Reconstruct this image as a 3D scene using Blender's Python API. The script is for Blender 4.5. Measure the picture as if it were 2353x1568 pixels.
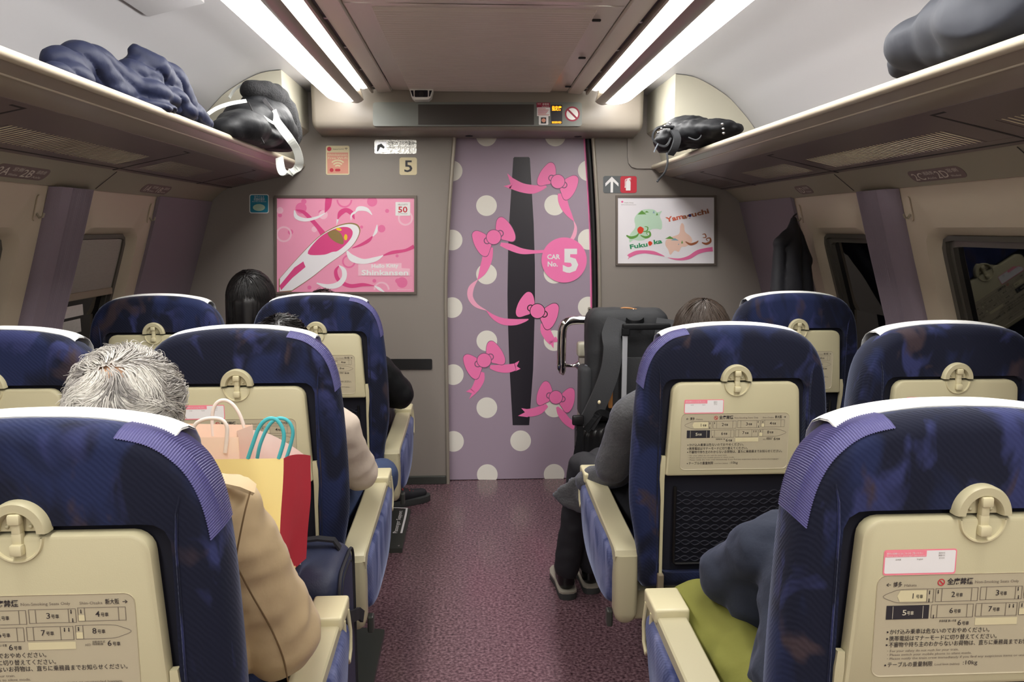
import bpy, bmesh, math, random
import numpy as np
from mathutils import Vector, Matrix, noise as mnoise

# ------------------------------------------------------------------ clear
for _o in list(bpy.data.objects): bpy.data.objects.remove(_o, do_unlink=True)
SC = bpy.context.scene
COL = SC.collection

# ------------------------------------------------------------------ camera
FPX, CX, CY, CAMZ = 1800.0, 1176.5, 784.0, 1.4636
TH = math.atan((784 - 526) / FPX)
PSI = math.atan((1176.5 - 1083) / FPX * math.cos(TH))
cR = Vector((math.cos(PSI), -math.sin(PSI), 0))
cU = Vector((math.sin(PSI) * math.sin(TH), math.cos(PSI) * math.sin(TH), math.cos(TH)))
cF = Vector((math.sin(PSI) * math.cos(TH), math.cos(PSI) * math.cos(TH), -math.sin(TH)))
cam_d = bpy.data.cameras.new('camera'); cam = bpy.data.objects.new('camera', cam_d); COL.objects.link(cam)
cam_d.sensor_width = 36.0; cam_d.lens = FPX / 2353 * 36.0; cam_d.clip_start = 0.02
cam.matrix_world = Matrix(((cR.x, cU.x, -cF.x, 0), (cR.y, cU.y, -cF.y, 0), (cR.z, cU.z, -cF.z, CAMZ), (0, 0, 0, 1)))
SC.camera = cam

# ------------------------------------------------------------------ world, exposure (lamps are built with the ceiling)
W = bpy.data.worlds.new('night'); SC.world = W; W.use_nodes = True
W.node_tree.nodes['Background'].inputs[0].default_value = (0.004, 0.005, 0.010, 1)
W.node_tree.nodes['Background'].inputs[1].default_value = 1.0
SC.view_settings.view_transform = 'Standard'; SC.view_settings.look = 'None'
SC.view_settings.exposure = 1.25; SC.view_settings.gamma = 1.0; SC.view_settings.use_curve_mapping = False
LIGHT = 9.0

XC = 0.05            # centre line of the carriage
WY = 4.40            # end wall
DY = 4.45            # door leaf
YB = -9.0            # rear end of what is built

def P(px, py, Y):
    a = (px - CX) / FPX; b = (CY - py) / FPX
    d = cF + cR * a + cU * b
    return Vector((0, 0, CAMZ)) + d * (Y / d.y)

# ------------------------------------------------------------------ materials
def lin(c):
    c = c / 255.0
    return c / 12.92 if c <= 0.04045 else ((c + 0.055) / 1.055) ** 2.4
def rgb(h): return (lin(h[0]), lin(h[1]), lin(h[2]), 1)
MATS = {}
def mat(name, col, rough=0.5, metal=0.0, spec=0.5, sheen=0.0, bump=0.0, bscale=80.0, var=0.0, vscale=6.0, coat=0.0, sheen_tint=None, emit=None, es=0.0, stretch=None):
    m = bpy.data.materials.new(name); m.use_nodes = True; nt = m.node_tree; N = nt.nodes; L = nt.links
    b = N['Principled BSDF']
    b.inputs['Base Color'].default_value = rgb(col); b.inputs['Roughness'].default_value = rough
    b.inputs['Metallic'].default_value = metal; b.inputs['Specular IOR Level'].default_value = spec
    b.inputs['Coat Weight'].default_value = coat
    if sheen:
        b.inputs['Sheen Weight'].default_value = sheen; b.inputs['Sheen Roughness'].default_value = 0.4
        b.inputs['Sheen Tint'].default_value = rgb(sheen_tint or (200, 205, 255))
    if emit:
        b.inputs['Emission Color'].default_value = rgb(emit); b.inputs['Emission Strength'].default_value = es
    if bump or var:
        tc = N.new('ShaderNodeTexCoord'); src = tc.outputs['Object']
        if stretch:
            mp = N.new('ShaderNodeMapping'); mp.inputs['Scale'].default_value = stretch; L.new(src, mp.inputs[0]); src = mp.outputs[0]
    if var:
        n = N.new('ShaderNodeTexNoise'); n.inputs['Scale'].default_value = vscale; n.inputs['Detail'].default_value = 4
        L.new(src, n.inputs['Vector'])
        mx = N.new('ShaderNodeMix'); mx.data_type = 'RGBA'
        c = rgb(col)
        mx.inputs[6].default_value = (c[0] * (1 - var), c[1] * (1 - var), c[2] * (1 - var), 1)
        mx.inputs[7].default_value = (min(1, c[0] * (1 + var)), min(1, c[1] * (1 + var)), min(1, c[2] * (1 + var)), 1)
        L.new(n.outputs['Fac'], mx.inputs[0]); L.new(mx.outputs[2], b.inputs['Base Color'])
    if bump:
        n2 = N.new('ShaderNodeTexNoise'); n2.inputs['Scale'].default_value = bscale; n2.inputs['Detail'].default_value = 3
        L.new(src, n2.inputs['Vector'])
        bp = N.new('ShaderNodeBump'); bp.inputs['Strength'].default_value = bump; bp.inputs['Distance'].default_value = 0.01
        L.new(n2.outputs['Fac'], bp.inputs['Height']); L.new(bp.outputs[0], b.inputs['Normal'])
    MATS[name] = m
    return m

def seat_fabric(name, base, patches, sheen=0.35, scale=5.0, rot=0.6, stretch=(1.0, 1.0, 0.62)):
    """woven moquette with brushed patches of other yarn colours"""
    m = bpy.data.materials.new(name); m.use_nodes = True; nt = m.node_tree; N = nt.nodes; L = nt.links
    b = N['Principled BSDF']; b.inputs['Roughness'].default_value = 0.85; b.inputs['Specular IOR Level'].default_value = 0.2
    b.inputs['Sheen Weight'].default_value = sheen; b.inputs['Sheen Roughness'].default_value = 0.35; b.inputs['Sheen Tint'].default_value = (0.62, 0.70, 1, 1)
    tc = N.new('ShaderNodeTexCoord'); mp = N.new('ShaderNodeMapping')
    mp.inputs['Rotation'].default_value = (0, rot, 0.2); mp.inputs['Scale'].default_value = stretch
    L.new(tc.outputs['Object'], mp.inputs[0])
    oi = N.new('ShaderNodeObjectInfo'); ad = N.new('ShaderNodeVectorMath'); ad.operation = 'ADD'
    vm = N.new('ShaderNodeVectorMath'); vm.operation = 'SCALE'; vm.inputs[0].default_value = (7.3, 3.1, 5.7); L.new(oi.outputs['Random'], vm.inputs['Scale'])
    L.new(mp.outputs[0], ad.inputs[0]); L.new(vm.outputs[0], ad.inputs[1])
    prev = None; col0 = rgb(base)
    for i, (pc, sc, lo, hi) in enumerate(patches):
        n = N.new('ShaderNodeTexNoise'); n.inputs['Scale'].default_value = scale * sc; n.inputs['Detail'].default_value = 3; n.inputs['Distortion'].default_value = 0.6
        of = N.new('ShaderNodeVectorMath'); of.operation = 'ADD'; of.inputs[1].default_value = (i * 3.7, i * 1.9, i * 2.3); L.new(ad.outputs[0], of.inputs[0])
        L.new(of.outputs[0], n.inputs['Vector'])
        r = N.new('ShaderNodeMapRange'); r.inputs[1].default_value = lo; r.inputs[2].default_value = hi; L.new(n.outputs['Fac'], r.inputs[0])
        mx = N.new('ShaderNodeMix'); mx.data_type = 'RGBA'; L.new(r.outputs[0], mx.inputs[0])
        if prev is None: mx.inputs[6].default_value = col0
        else: L.new(prev, mx.inputs[6])
        mx.inputs[7].default_value = rgb(pc); prev = mx.outputs[2]
    L.new(prev, b.inputs['Base Color'])
    wv = N.new('ShaderNodeTexWave'); wv.inputs['Scale'].default_value = 60; wv.inputs['Distortion'].default_value = 3; L.new(tc.outputs['Object'], wv.inputs['Vector'])
    wv.wave_type = 'BANDS'; wv.bands_direction = 'DIAGONAL'
    n3 = N.new('ShaderNodeTexNoise'); n3.inputs['Scale'].default_value = 14; L.new(tc.outputs['Object'], n3.inputs['Vector'])
    ml = N.new('ShaderNodeMath'); ml.operation = 'MULTIPLY'; L.new(wv.outputs['Fac'], ml.inputs[0]); L.new(n3.outputs['Fac'], ml.inputs[1])
    bp = N.new('ShaderNodeBump'); bp.inputs['Strength'].default_value = 0.2; bp.inputs['Distance'].default_value = 0.003
    L.new(ml.outputs[0], bp.inputs['Height']); L.new(bp.outputs[0], b.inputs['Normal'])
    MATS[name] = m; return m

def floor_material():
    m = bpy.data.materials.new('vinyl floor'); m.use_nodes = True; nt = m.node_tree; N = nt.nodes; L = nt.links
    b = N['Principled BSDF']; b.inputs['Roughness'].default_value = 0.28; b.inputs['Specular IOR Level'].default_value = 0.5
    tc = N.new('ShaderNodeTexCoord')
    n1 = N.new('ShaderNodeTexNoise'); n1.inputs['Scale'].default_value = 95; n1.inputs['Detail'].default_value = 4; L.new(tc.outputs['Object'], n1.inputs['Vector'])
    mp = N.new('ShaderNodeMapping'); mp.inputs['Scale'].default_value = (1, 0.35, 1); L.new(tc.outputs['Object'], mp.inputs[0])
    v = N.new('ShaderNodeTexVoronoi'); v.inputs['Scale'].default_value = 110; L.new(mp.outputs[0], v.inputs['Vector'])
    cr = N.new('ShaderNodeValToRGB'); e = cr.color_ramp.elements
    e[0].position = 0.30; e[0].color = rgb((58, 40, 46)); e[1].position = 0.70; e[1].color = rgb((138, 110, 116))
    q = e.new(0.5); q.color = rgb((102, 76, 83))
    L.new(n1.outputs['Fac'], cr.inputs[0])
    mx = N.new('ShaderNodeMix'); mx.data_type = 'RGBA'; mx.blend_type = 'MULTIPLY'; mx.inputs[0].default_value = 0.35
    L.new(cr.outputs[0], mx.inputs[6]); L.new(v.outputs['Color'], mx.inputs[7])
    bw = N.new('ShaderNodeHueSaturation'); bw.inputs['Saturation'].default_value = 0.9; bw.inputs['Value'].default_value = 1.25; L.new(mx.outputs[2], bw.inputs['Color'])
    L.new(cr.outputs[0], b.inputs['Base Color'])
    rr = N.new('ShaderNodeMapRange'); rr.inputs[3].default_value = 0.14; rr.inputs[4].default_value = 0.30; L.new(n1.outputs['Fac'], rr.inputs[0]); L.new(rr.outputs[0], b.inputs['Roughness'])
    MATS['floor'] = m

floor_material()
mat('wall_taupe', (143, 135, 128), 0.42, bump=0.05, bscale=300)
mat('ceiling_taupe', (206, 195, 186), 0.28)
mat('beam_taupe', (128, 120, 110), 0.40)
mat('cove_white', (172, 171, 173), 0.40)
mat('cove_cream', (188, 184, 166), 0.35)
mat('lip_cream', (192, 182, 161), 0.28)
mat('lip_tan', (142, 130, 117), 0.28)
mat('rack_dark', (112, 98, 96), 0.35)
mat('rack_groove', (40, 34, 36), 0.6)
mat('slot_lit', (226, 218, 190), 0.5)  # rack bars coloured pale to paint the light falling through the slots
mat('strip_tan', (150, 142, 124), 0.4)
mat('panel_sand', (180, 166, 145), 0.5)
mat('gap_dark', (70, 60, 62), 0.6)
mat('pillar_mauve', (124, 111, 121), 0.8, bump=0.2, bscale=400)
mat('door_mauve', (166, 149, 166), 0.35)
mat('dot_white', (240, 236, 226), 0.4)
mat('pink', (255, 128, 188), 0.4)
mat('pink_light', (255, 178, 208), 0.4)
mat('pink_line', (140, 92, 124), 0.5)
mat('door_glass', (38, 35, 44), 0.3)
mat('rubber_black', (18, 17, 18), 0.5)
mat('metal_trim', (160, 152, 140), 0.35, metal=0.3)
mat('chrome', (225, 225, 225), 0.08, metal=1.0)
mat('steel', (170, 170, 172), 0.3, metal=1.0)
mat('window_glass', (6, 7, 12), 0.03, spec=0.6)
mat('window_frame', (96, 92, 84), 0.35, metal=0.4)
mat('blind', (150, 142, 134), 0.8, var=0.12, vscale=40, stretch=(1, 1, 6), bump=0.1, bscale=200)
mat('blind_bar', (130, 118, 98), 0.4)
mat('beige', (196, 188, 154), 0.36, bump=0.03, bscale=500)
mat('beige_arm', (188, 180, 149), 0.36, bump=0.03, bscale=500)  # table beige in a darker copy, offsetting the stronger light on the armrests
mat('beige_light', (214, 205, 168), 0.34)
mat('beige_panel', (192, 182, 155), 0.4)
mat('ink', (48, 42, 46), 0.6)
mat('ink_soft', (118, 108, 98), 0.6)
mat('print_pale', (214, 208, 186), 0.5)
mat('print_cream', (222, 212, 172), 0.5)
mat('print_dark', (46, 44, 50), 0.5)
mat('white_paper', (242, 240, 240), 0.5)
mat('white_cloth', (250, 250, 248), 0.85, bump=0.15, bscale=120)
mat('sticker_pink', (250, 140, 158), 0.5)
seat_fabric('seat_fabric', (24, 27, 44), [((34, 42, 76), 0.9, 0.50, 0.60), ((50, 55, 96), 1.7, 0.55, 0.66), ((62, 51, 56), 1.5, 0.60, 0.70)], sheen=0.32, scale=7, rot=0.6)
seat_fabric('side_fabric', (92, 98, 138), [((58, 66, 110), 2.2, 0.5, 0.58), ((116, 120, 158), 1.6, 0.53, 0.64)], sheen=0.3, scale=6, rot=0.3, stretch=(1, 1, 0.4))
mat('grip_vinyl', (82, 79, 132), 0.5)
mat('recess_navy', (14, 15, 30), 0.85, sheen=0.2)
mat('net_black', (22, 23, 36), 0.8)
mat('plate_dark', (70, 72, 68), 0.35, metal=0.3)
mat('sign_grey', (108, 112, 108), 0.3)
mat('screen_dark', (54, 50, 46), 0.3)
mat('led_orange', (255, 150, 20), 0.5, emit=(255, 150, 20), es=1.2)
mat('red', (200, 40, 60), 0.45)
mat('maroon', (150, 26, 60), 0.45)
mat('sign_slate', (92, 96, 98), 0.5)
mat('silver_sticker', (226, 226, 220), 0.25, metal=0.5, bump=0.25, bscale=60)
mat('wifi_peach', (226, 158, 136), 0.5)
mat('wifi_cream', (232, 218, 178), 0.5)
mat('blue_sticker', (30, 140, 170), 0.5)
mat('poster_pink', (246, 162, 192), 0.25)
mat('poster_rose', (238, 120, 168), 0.25)
mat('poster_deep', (226, 80, 140), 0.25)
mat('poster_blush', (250, 196, 214), 0.25)
mat('poster_white', (244, 240, 244), 0.25)
mat('poster_gold', (150, 124, 74), 0.4)
mat('poster_yellow', (246, 208, 40), 0.4)
mat('poster_frame', (112, 102, 94), 0.4, metal=0.4)
mat('green_pale', (196, 226, 200), 0.4)
mat('green_mid', (104, 160, 72), 0.4)
mat('green_text', (40, 150, 96), 0.4)
mat('blue_grey', (140, 176, 190), 0.4)
mat('peach_map', (244, 206, 188), 0.4)
mat('orange_text', (222, 106, 78), 0.4)
mat('brown_text', (168, 100, 66), 0.4)
mat('navy_print', (52, 48, 110), 0.4)
mat('strawberry', (230, 70, 40), 0.4)
mat('white_plastic', (240, 240, 234), 0.3)
mat('camera_black', (26, 28, 36), 0.15)
mat('label_brown', (112, 92, 90), 0.5)
mat('label_text', (206, 196, 184), 0.5)
mat('hair_grey_base', (168, 163, 156), 0.7, var=0.3, vscale=60)
mat('skin', (222, 176, 142), 0.5)
mat('skin_dark', (190, 132, 100), 0.5)
mat('eye_white', (236, 232, 226), 0.2)
mat('iris', (40, 26, 18), 0.2)
mat('lips', (176, 100, 90), 0.4)
mat('hair_black', (20, 17, 17), 0.35)
mat('hair_dark', (38, 31, 28), 0.35)
mat('hair_brown', (66, 54, 46), 0.35)
mat('coat_khaki', (198, 174, 136), 0.75, bump=0.15, bscale=30, sheen=0.1)
mat('khaki_dark', (120, 96, 66), 0.8)
mat('jacket_cream', (214, 198, 182), 0.75, bump=0.25, bscale=28)
mat('jeans', (52, 66, 100), 0.85, bump=0.15, bscale=60, var=0.2, vscale=20)
mat('black_cloth', (30, 30, 36), 0.7, bump=0.25, bscale=18)
mat('black_nylon', (16, 17, 20), 0.62, spec=0.28, bump=0.35, bscale=20)
mat('charcoal_wool', (84, 84, 86), 0.95, bump=0.35, bscale=120, var=0.35, vscale=30, sheen=0.2)
mat('navy_knit', (40, 46, 62), 0.9, bump=0.2, bscale=40, sheen=0.15)
mat('olive', (122, 122, 52), 0.85, bump=0.15, bscale=25)
mat('olive_dark', (92, 92, 38), 0.85)
mat('navy_puffer', (25, 30, 53), 0.62, spec=0.25, bump=0.15, bscale=30)
mat('boa_black', (22, 22, 24), 0.95, bump=0.9, bscale=150)
mat('strap_grey', (206, 208, 202), 0.5)
mat('navy_grey_bag', (36, 39, 48), 0.75, bump=0.25, bscale=9)
mat('pack_black', (42, 43, 46), 0.75, bump=0.2, bscale=40)
mat('pack_strap', (54, 55, 58), 0.8, bump=0.1, bscale=200)
mat('shell_black', (30, 30, 32), 0.28)
mat('navy_case', (40, 46, 72), 0.55, bump=0.1, bscale=200)
mat('rod_grey', (176, 178, 184), 0.35)
mat('leather_tan', (170, 116, 62), 0.5)
mat('shoe_black', (16, 16, 18), 0.25)
mat('sole_grey', (150, 144, 132), 0.5)
mat('sole_dark', (60, 62, 62), 0.6)
mat('paper_yellow', (255, 238, 165), 0.6)
mat('paper_red', (204, 54, 68), 0.6, bump=0.1, bscale=14)
mat('paper_cream', (248, 232, 226), 0.6)
mat('paper_peach', (253, 226, 206), 0.6)
mat('cord_blue', (70, 180, 190), 0.6)
mat('cord_white', (240, 230, 222), 0.6)
mat('bottle_cap', (120, 126, 136), 0.3)
mat('lace_red', (190, 50, 56), 0.6)
def light_mat(name, col, s):
    m = bpy.data.materials.new(name); m.use_nodes = True; N = m.node_tree.nodes
    b = N['Principled BSDF']; b.inputs['Base Color'].default_value = (0.8, 0.8, 0.8, 1)
    b.inputs['Emission Color'].default_value = col; b.inputs['Emission Strength'].default_value = s; MATS[name] = m
light_mat('lamp_white', (1.0, 0.98, 0.945, 1), LIGHT)
light_mat('lamp_inner', (1.0, 0.97, 0.84, 1), LIGHT * 0.55)

def grey_hair_material():
    m = bpy.data.materials.new('hair_grey'); m.use_nodes = True; N = m.node_tree.nodes; L = m.node_tree.links
    b = N['Principled BSDF']; b.inputs['Roughness'].default_value = 0.5
    at = N.new('ShaderNodeAttribute'); at.attribute_name = 'tone'
    cr = N.new('ShaderNodeValToRGB'); e = cr.color_ramp.elements
    e[0].position = 0.0; e[0].color = rgb((112, 108, 106)); e[1].position = 0.7; e[1].color = rgb((214, 210, 202)); q = e.new(0.3); q.color = rgb((170, 165, 160))
    L.new(at.outputs['Fac'], cr.inputs[0]); L.new(cr.outputs[0], b.inputs['Base Color']); MATS['hair_grey'] = m
grey_hair_material()

# ------------------------------------------------------------------ mesh helpers
class B:
    def __init__(s): s.v = []; s.f = []; s.tone = []
    def add(s, v, f):
        o = len(s.v); s.v += [tuple(p) for p in v]; s.f += [tuple(i + o for i in q) for q in f]; return s
    def box(s, c, size, r=0.0, seg=2, rot=None):
        bm = bmesh.new(); bmesh.ops.create_cube(bm, size=1)
        for v in bm.verts: v.co = Vector((v.co.x * size[0], v.co.y * size[1], v.co.z * size[2]))
        if r: bmesh.ops.bevel(bm, geom=bm.edges[:], offset=r, segments=seg, affect='EDGES', profile=0.5)
        bm.verts.index_update()
        M = Matrix.Translation(c) @ (rot.to_4x4() if rot is not None else Matrix())
        s.add([M @ v.co for v in bm.verts], [[v.index for v in f.verts] for f in bm.faces]); bm.free(); return s
    def loft(s, rings, close=True, cap0=True, cap1=True):
        n = len(rings[0]); o = len(s.v)
        for r in rings: s.v += [tuple(p) for p in r]
        for k in range(len(rings) - 1):
            for i in range(n if close else n - 1):
                j = (i + 1) % n
                s.f.append((o + k * n + i, o + k * n + j, o + (k + 1) * n + j, o + (k + 1) * n + i))
        if cap0: s.f.append(tuple(o + i for i in range(n))[::-1])
        if cap1: s.f.append(tuple(o + (len(rings) - 1) * n + i for i in range(n)))
        return s
    def tube(s, path, r, n=8, cap=True):
        path = [Vector(p) for p in path]; m = len(path)
        rs = r if isinstance(r, (list, tuple)) else [r] * m
        t0 = (path[1] - path[0]).normalized(); a = Vector((0, 0, 1)) if abs(t0.z) < 0.9 else Vector((1, 0, 0))
        u = t0.cross(a).normalized(); rings = []
        for i in range(m):
            t = (path[min(i + 1, m - 1)] - path[max(i - 1, 0)]).normalized()
            u = (u - t * u.dot(t)).normalized(); w = t.cross(u)
            rings.append([path[i] + (u * math.cos(2 * math.pi * k / n) + w * math.sin(2 * math.pi * k / n)) * rs[i] for k in range(n)])
        return s.loft(rings, True, cap, cap)
    def strap(s, path, width, thick, side):
        """flat band swept along path; side = direction across the band (vector or list)"""
        path = [Vector(p) for p in path]; m = len(path); rings = []
        for i in range(m):
            t = (path[min(i + 1, m - 1)] - path[max(i - 1, 0)]).normalized()
            sd = Vector(side[i] if isinstance(side, list) else side); sd = (sd - t * sd.dot(t)).normalized(); nn = t.cross(sd)
            w = (width[i] if isinstance(width, (list, tuple)) else width) / 2
            rings.append([path[i] + sd * w + nn * thick / 2, path[i] - sd * w + nn * thick / 2, path[i] - sd * w - nn * thick / 2, path[i] + sd * w - nn * thick / 2])
        return s.loft(rings)
    def prism(s, poly, to3, w0, w1):
        n = len(poly)
        return s.loft([[to3(u, v, w0) for u, v in poly], [to3(u, v, w1) for u, v in poly]])
    def flat(s, poly, to3):
        o = len(s.v); s.v += [tuple(to3(u, v)) for u, v in poly]; s.f.append(tuple(range(o, o + len(poly)))); return s
    def grid(s, fn, nu, nv, cu=False):
        o = len(s.v)
        for j in range(nv + 1):
            for i in range(nu + 1): s.v.append(tuple(fn(i / nu, j / nv)))
        for j in range(nv):
            for i in range(nu):
                a = o + j * (nu + 1) + i; s.f.append((a, a + 1, a + nu + 2, a + nu + 1))
        return s
    def ell(s, c, r, rot=None, n=16, m=10):
        c = Vector(c); rings = []
        for j in range(1, m):
            t = math.pi * j / m; rings.append([(r[0] * math.sin(t) * math.cos(2 * math.pi * i / n), r[1] * math.sin(t) * math.sin(2 * math.pi * i / n), -r[2] * math.cos(t)) for i in range(n)])
        o = len(s.v); s.v.append((0, 0, -r[2])); 
        for q in rings: s.v += q
        s.v.append((0, 0, r[2])); e = len(s.v) - 1
        for i in range(n): s.f.append((o, o + 1 + (i + 1) % n, o + 1 + i))
        for k in range(len(rings) - 1):
            for i in range(n):
                a = o + 1 + k * n; j = (i + 1) % n; s.f.append((a + i, a + j, a + n + j, a + n + i))
        k = o + 1 + (len(rings) - 1) * n
        for i in range(n): s.f.append((k + i, k + (i + 1) % n, e))
        for q in range(o, len(s.v)):
            p = Vector(s.v[q]); p = (rot @ p) if rot is not None else p; s.v[q] = tuple(p + c)
        return s
    def cap(s, a, ra, b, rb, n=14):
        """tapered capsule"""
        a = Vector(a); b = Vector(b); t = (b - a).normalized(); x = Vector((0, 0, 1)) if abs(t.z) < 0.9 else Vector((1, 0, 0))
        u = t.cross(x).normalized(); w = t.cross(u); rings = []
        def ring(c, r): return [c + (u * math.cos(2 * math.pi * k / n) + w * math.sin(2 * math.pi * k / n)) * r for k in range(n)]
        for q in (80, 55, 30, 0): rings.append(ring(a - t * ra * math.sin(math.radians(q)), ra * math.cos(math.radians(q))))
        for q in (0, 30, 55, 80): rings.append(ring(b + t * rb * math.sin(math.radians(q)), rb * math.cos(math.radians(q))))
        return s.loft(rings)
    def mesh(s, name):
        me = bpy.data.meshes.new(name); me.from_pydata(s.v, [], s.f); me.validate(); me.update(); return me

def fixnormals(me):
    bm = bmesh.new(); bm.from_mesh(me); bmesh.ops.recalc_face_normals(bm, faces=bm.faces[:]); bm.to_mesh(me); bm.free()

def obj(name, b, m, parent=None, label=None, cat=None, group=None, kind=None, smooth=None, local=False, fix=True):
    me = b.mesh(name) if isinstance(b, B) else b
    if fix: fixnormals(me)
    if smooth is not None:
        me.shade_smooth()
        if smooth: me.set_sharp_from_angle(angle=math.radians(smooth))
    me.materials.append(MATS[m] if isinstance(m, str) else m)
    o = bpy.data.objects.new(name, me); COL.objects.link(o)
    if parent is not None:
        o.parent = parent
        if not local and parent.type == 'EMPTY': o.matrix_parent_inverse = Matrix.Translation(-Vector(parent.location))
    tag(o, label, cat, group, kind)
    return o
def tag(o, label=None, cat=None, group=None, kind=None):
    if label: o['label'] = label
    if cat: o['category'] = cat
    if group: o['group'] = group
    if kind: o['kind'] = kind
    return o
def thing(name, loc, label=None, cat=None, group=None, kind=None):
    o = bpy.data.objects.new(name, None); COL.objects.link(o); o.location = loc; o.empty_display_size = 0.05
    return tag(o, label, cat, group, kind)
def struct(name, b, m, smooth=None, label=None, fix=True): return obj(name, b, m, smooth=smooth, kind='structure', label=label, fix=fix)
def copy_tree(o, parent=None):
    c = o.copy(); COL.objects.link(c); c.parent = parent
    for ch in o.children: copy_tree(ch, c)
    return c

def rrect(x0, y0, x1, y1, r, n=5):
    """rounded rectangle outline, counter-clockwise"""
    out = []
    for cx_, cy_, a0 in ((x1 - r, y1 - r, 0), (x0 + r, y1 - r, 90), (x0 + r, y0 + r, 180), (x1 - r, y0 + r, 270)):
        for k in range(n + 1):
            a = math.radians(a0 + 90 * k / n); out.append((cx_ + r * math.cos(a), cy_ + r * math.sin(a)))
    return out
def circle(cx_, cy_, r, n=32, a0=0, a1=360): return [(cx_ + r * math.cos(math.radians(a0 + (a1 - a0) * k / n)), cy_ + r * math.sin(math.radians(a0 + (a1 - a0) * k / n))) for k in range(n if a1 - a0 == 360 else n + 1)]
def annulus(bld, cx_, cy_, r0, r1, to3, n=28, a0=0, a1=360):
    o = len(bld.v)
    for k in range(n + 1):
        a = math.radians(a0 + (a1 - a0) * k / n)
        bld.v.append(tuple(to3(cx_ + r0 * math.cos(a), cy_ + r0 * math.sin(a)))); bld.v.append(tuple(to3(cx_ + r1 * math.cos(a), cy_ + r1 * math.sin(a))))
    for k in range(n): bld.f.append((o + 2 * k, o + 2 * k + 1, o + 2 * k + 3, o + 2 * k + 2))
def spline(pts, n=8, closed=False):
    """Catmull-Rom through points of any dimension"""
    p = [np.array(q, float) for q in pts]; m = len(p); out = []
    for i in range(m if closed else m - 1):
        if closed: a, b, c, d = p[(i - 1) % m], p[i], p[(i + 1) % m], p[(i + 2) % m]
        else: a, b, c, d = p[max(i - 1, 0)], p[i], p[i + 1], p[min(i + 2, m - 1)]
        for k in range(n):
            t = k / n; out.append(tuple(0.5 * ((2 * b) + (-a + c) * t + (2 * a - 5 * b + 4 * c - d) * t * t + (-a + 3 * b - 3 * c + d) * t ** 3)))
    if not closed: out.append(tuple(p[-1]))
    return out
def ribbon(bld, pts, to3, n=8):
    """pts: (x, y, width) -> flat ribbon along the smooth path"""
    q = spline(pts, n); o = len(bld.v); m = len(q)
    for i in range(m):
        a = q[max(i - 1, 0)]; b = q[min(i + 1, m - 1)]; dx, dy = b[0] - a[0], b[1] - a[1]; l = math.hypot(dx, dy) or 1
        nx, ny = -dy / l, dx / l; w = max(q[i][2], 0.01) / 2
        bld.v.append(tuple(to3(q[i][0] + nx * w, q[i][1] + ny * w))); bld.v.append(tuple(to3(q[i][0] - nx * w, q[i][1] - ny * w)))
    for i in range(m - 1): bld.f.append((o + 2 * i, o + 2 * i + 1, o + 2 * i + 3, o + 2 * i + 2))
_TX = {}
def text2d(s, off=0.0):
    k = (s, off)
    if k not in _TX:
        cu = bpy.data.curves.new('t', 'FONT'); cu.body = s; cu.size = 1.0; cu.offset = off; cu.resolution_u = 2; cu.fill_mode = 'BOTH'
        o = bpy.data.objects.new('t', cu); COL.objects.link(o)
        dg = bpy.context.evaluated_depsgraph_get(); ev = o.evaluated_get(dg); me = ev.to_mesh()
        v = [(p.co.x, p.co.y) for p in me.vertices]; f = [tuple(q.vertices) for q in me.polygons]; ev.to_mesh_clear()
        bpy.data.objects.remove(o, do_unlink=True); bpy.data.curves.remove(cu)
        w = max([p[0] for p in v], default=1); _TX[k] = (v, f, w)
    return _TX[k]
def text(bld, s, x, y, h, to3, width=None, rot=0.0, off=0.0, center=False):
    """lettering: x, y = left end of baseline in a y-down frame, h = capital height"""
    v, f, w = text2d(s, off); sc = h / 0.73; sx = sc if width is None else width / w
    c, sn = math.cos(math.radians(rot)), math.sin(math.radians(rot)); x0 = -w * sx / 2 if center else 0
    pts = []
    for a, b in v:
        u, q = x0 + a * sx, -b * sc; pts.append(to3(x + u * c - q * sn, y + u * sn + q * c))
    bld.add(pts, f)
def on(Y): return lambda px, py: P(px, py, Y)          # a flat thing fixed to the plane at distance Y
def crop(ox, oy, sc): return lambda f3: (lambda x, y: f3(ox + x / sc, oy + y / sc))
def angring(poly, n, c):
    """resample a star-shaped outline by angle"""
    out = []; m = len(poly)
    for k in range(n):
        a = 2 * math.pi * (k + 0.5) / n; d = (math.cos(a), math.sin(a)); best = 0
        for i in range(m):
            x1, y1 = poly[i][0] - c[0], poly[i][1] - c[1]; x2, y2 = poly[(i + 1) % m][0] - c[0], poly[(i + 1) % m][1] - c[1]
            ex, ey = x2 - x1, y2 - y1; den = d[0] * ey - d[1] * ex
            if abs(den) < 1e-12: continue
            t = (x1 * ey - y1 * ex) / den; u = (x1 * d[1] - y1 * d[0]) / den
            if t > 0 and -1e-9 <= u <= 1 + 1e-9: best = max(best, t)
        out.append((c[0] + d[0] * best, c[1] + d[1] * best))
    return out
def blob(bld, voxel=0.012, smooth=6, name='blob', disp=None, factor=0.5):
    me = bld.mesh(name); fixnormals(me); o = bpy.data.objects.new(name, me); COL.objects.link(o)
    r = o.modifiers.new('r', 'REMESH'); r.mode = 'VOXEL'; r.voxel_size = voxel
    if smooth: q = o.modifiers.new('s', 'SMOOTH'); q.factor = factor; q.iterations = smooth
    dg = bpy.context.evaluated_depsgraph_get(); ev = o.evaluated_get(dg); out = bpy.data.meshes.new_from_object(ev)
    bpy.data.objects.remove(o, do_unlink=True); bpy.data.meshes.remove(me)
    if disp:
        vs = [(v.co.copy(), v.normal.copy()) for v in out.vertices]
        for i, (co, no) in enumerate(vs): out.vertices[i].co = co + no * disp(co)
    out.materials.clear(); out.name = name; return out
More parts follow.
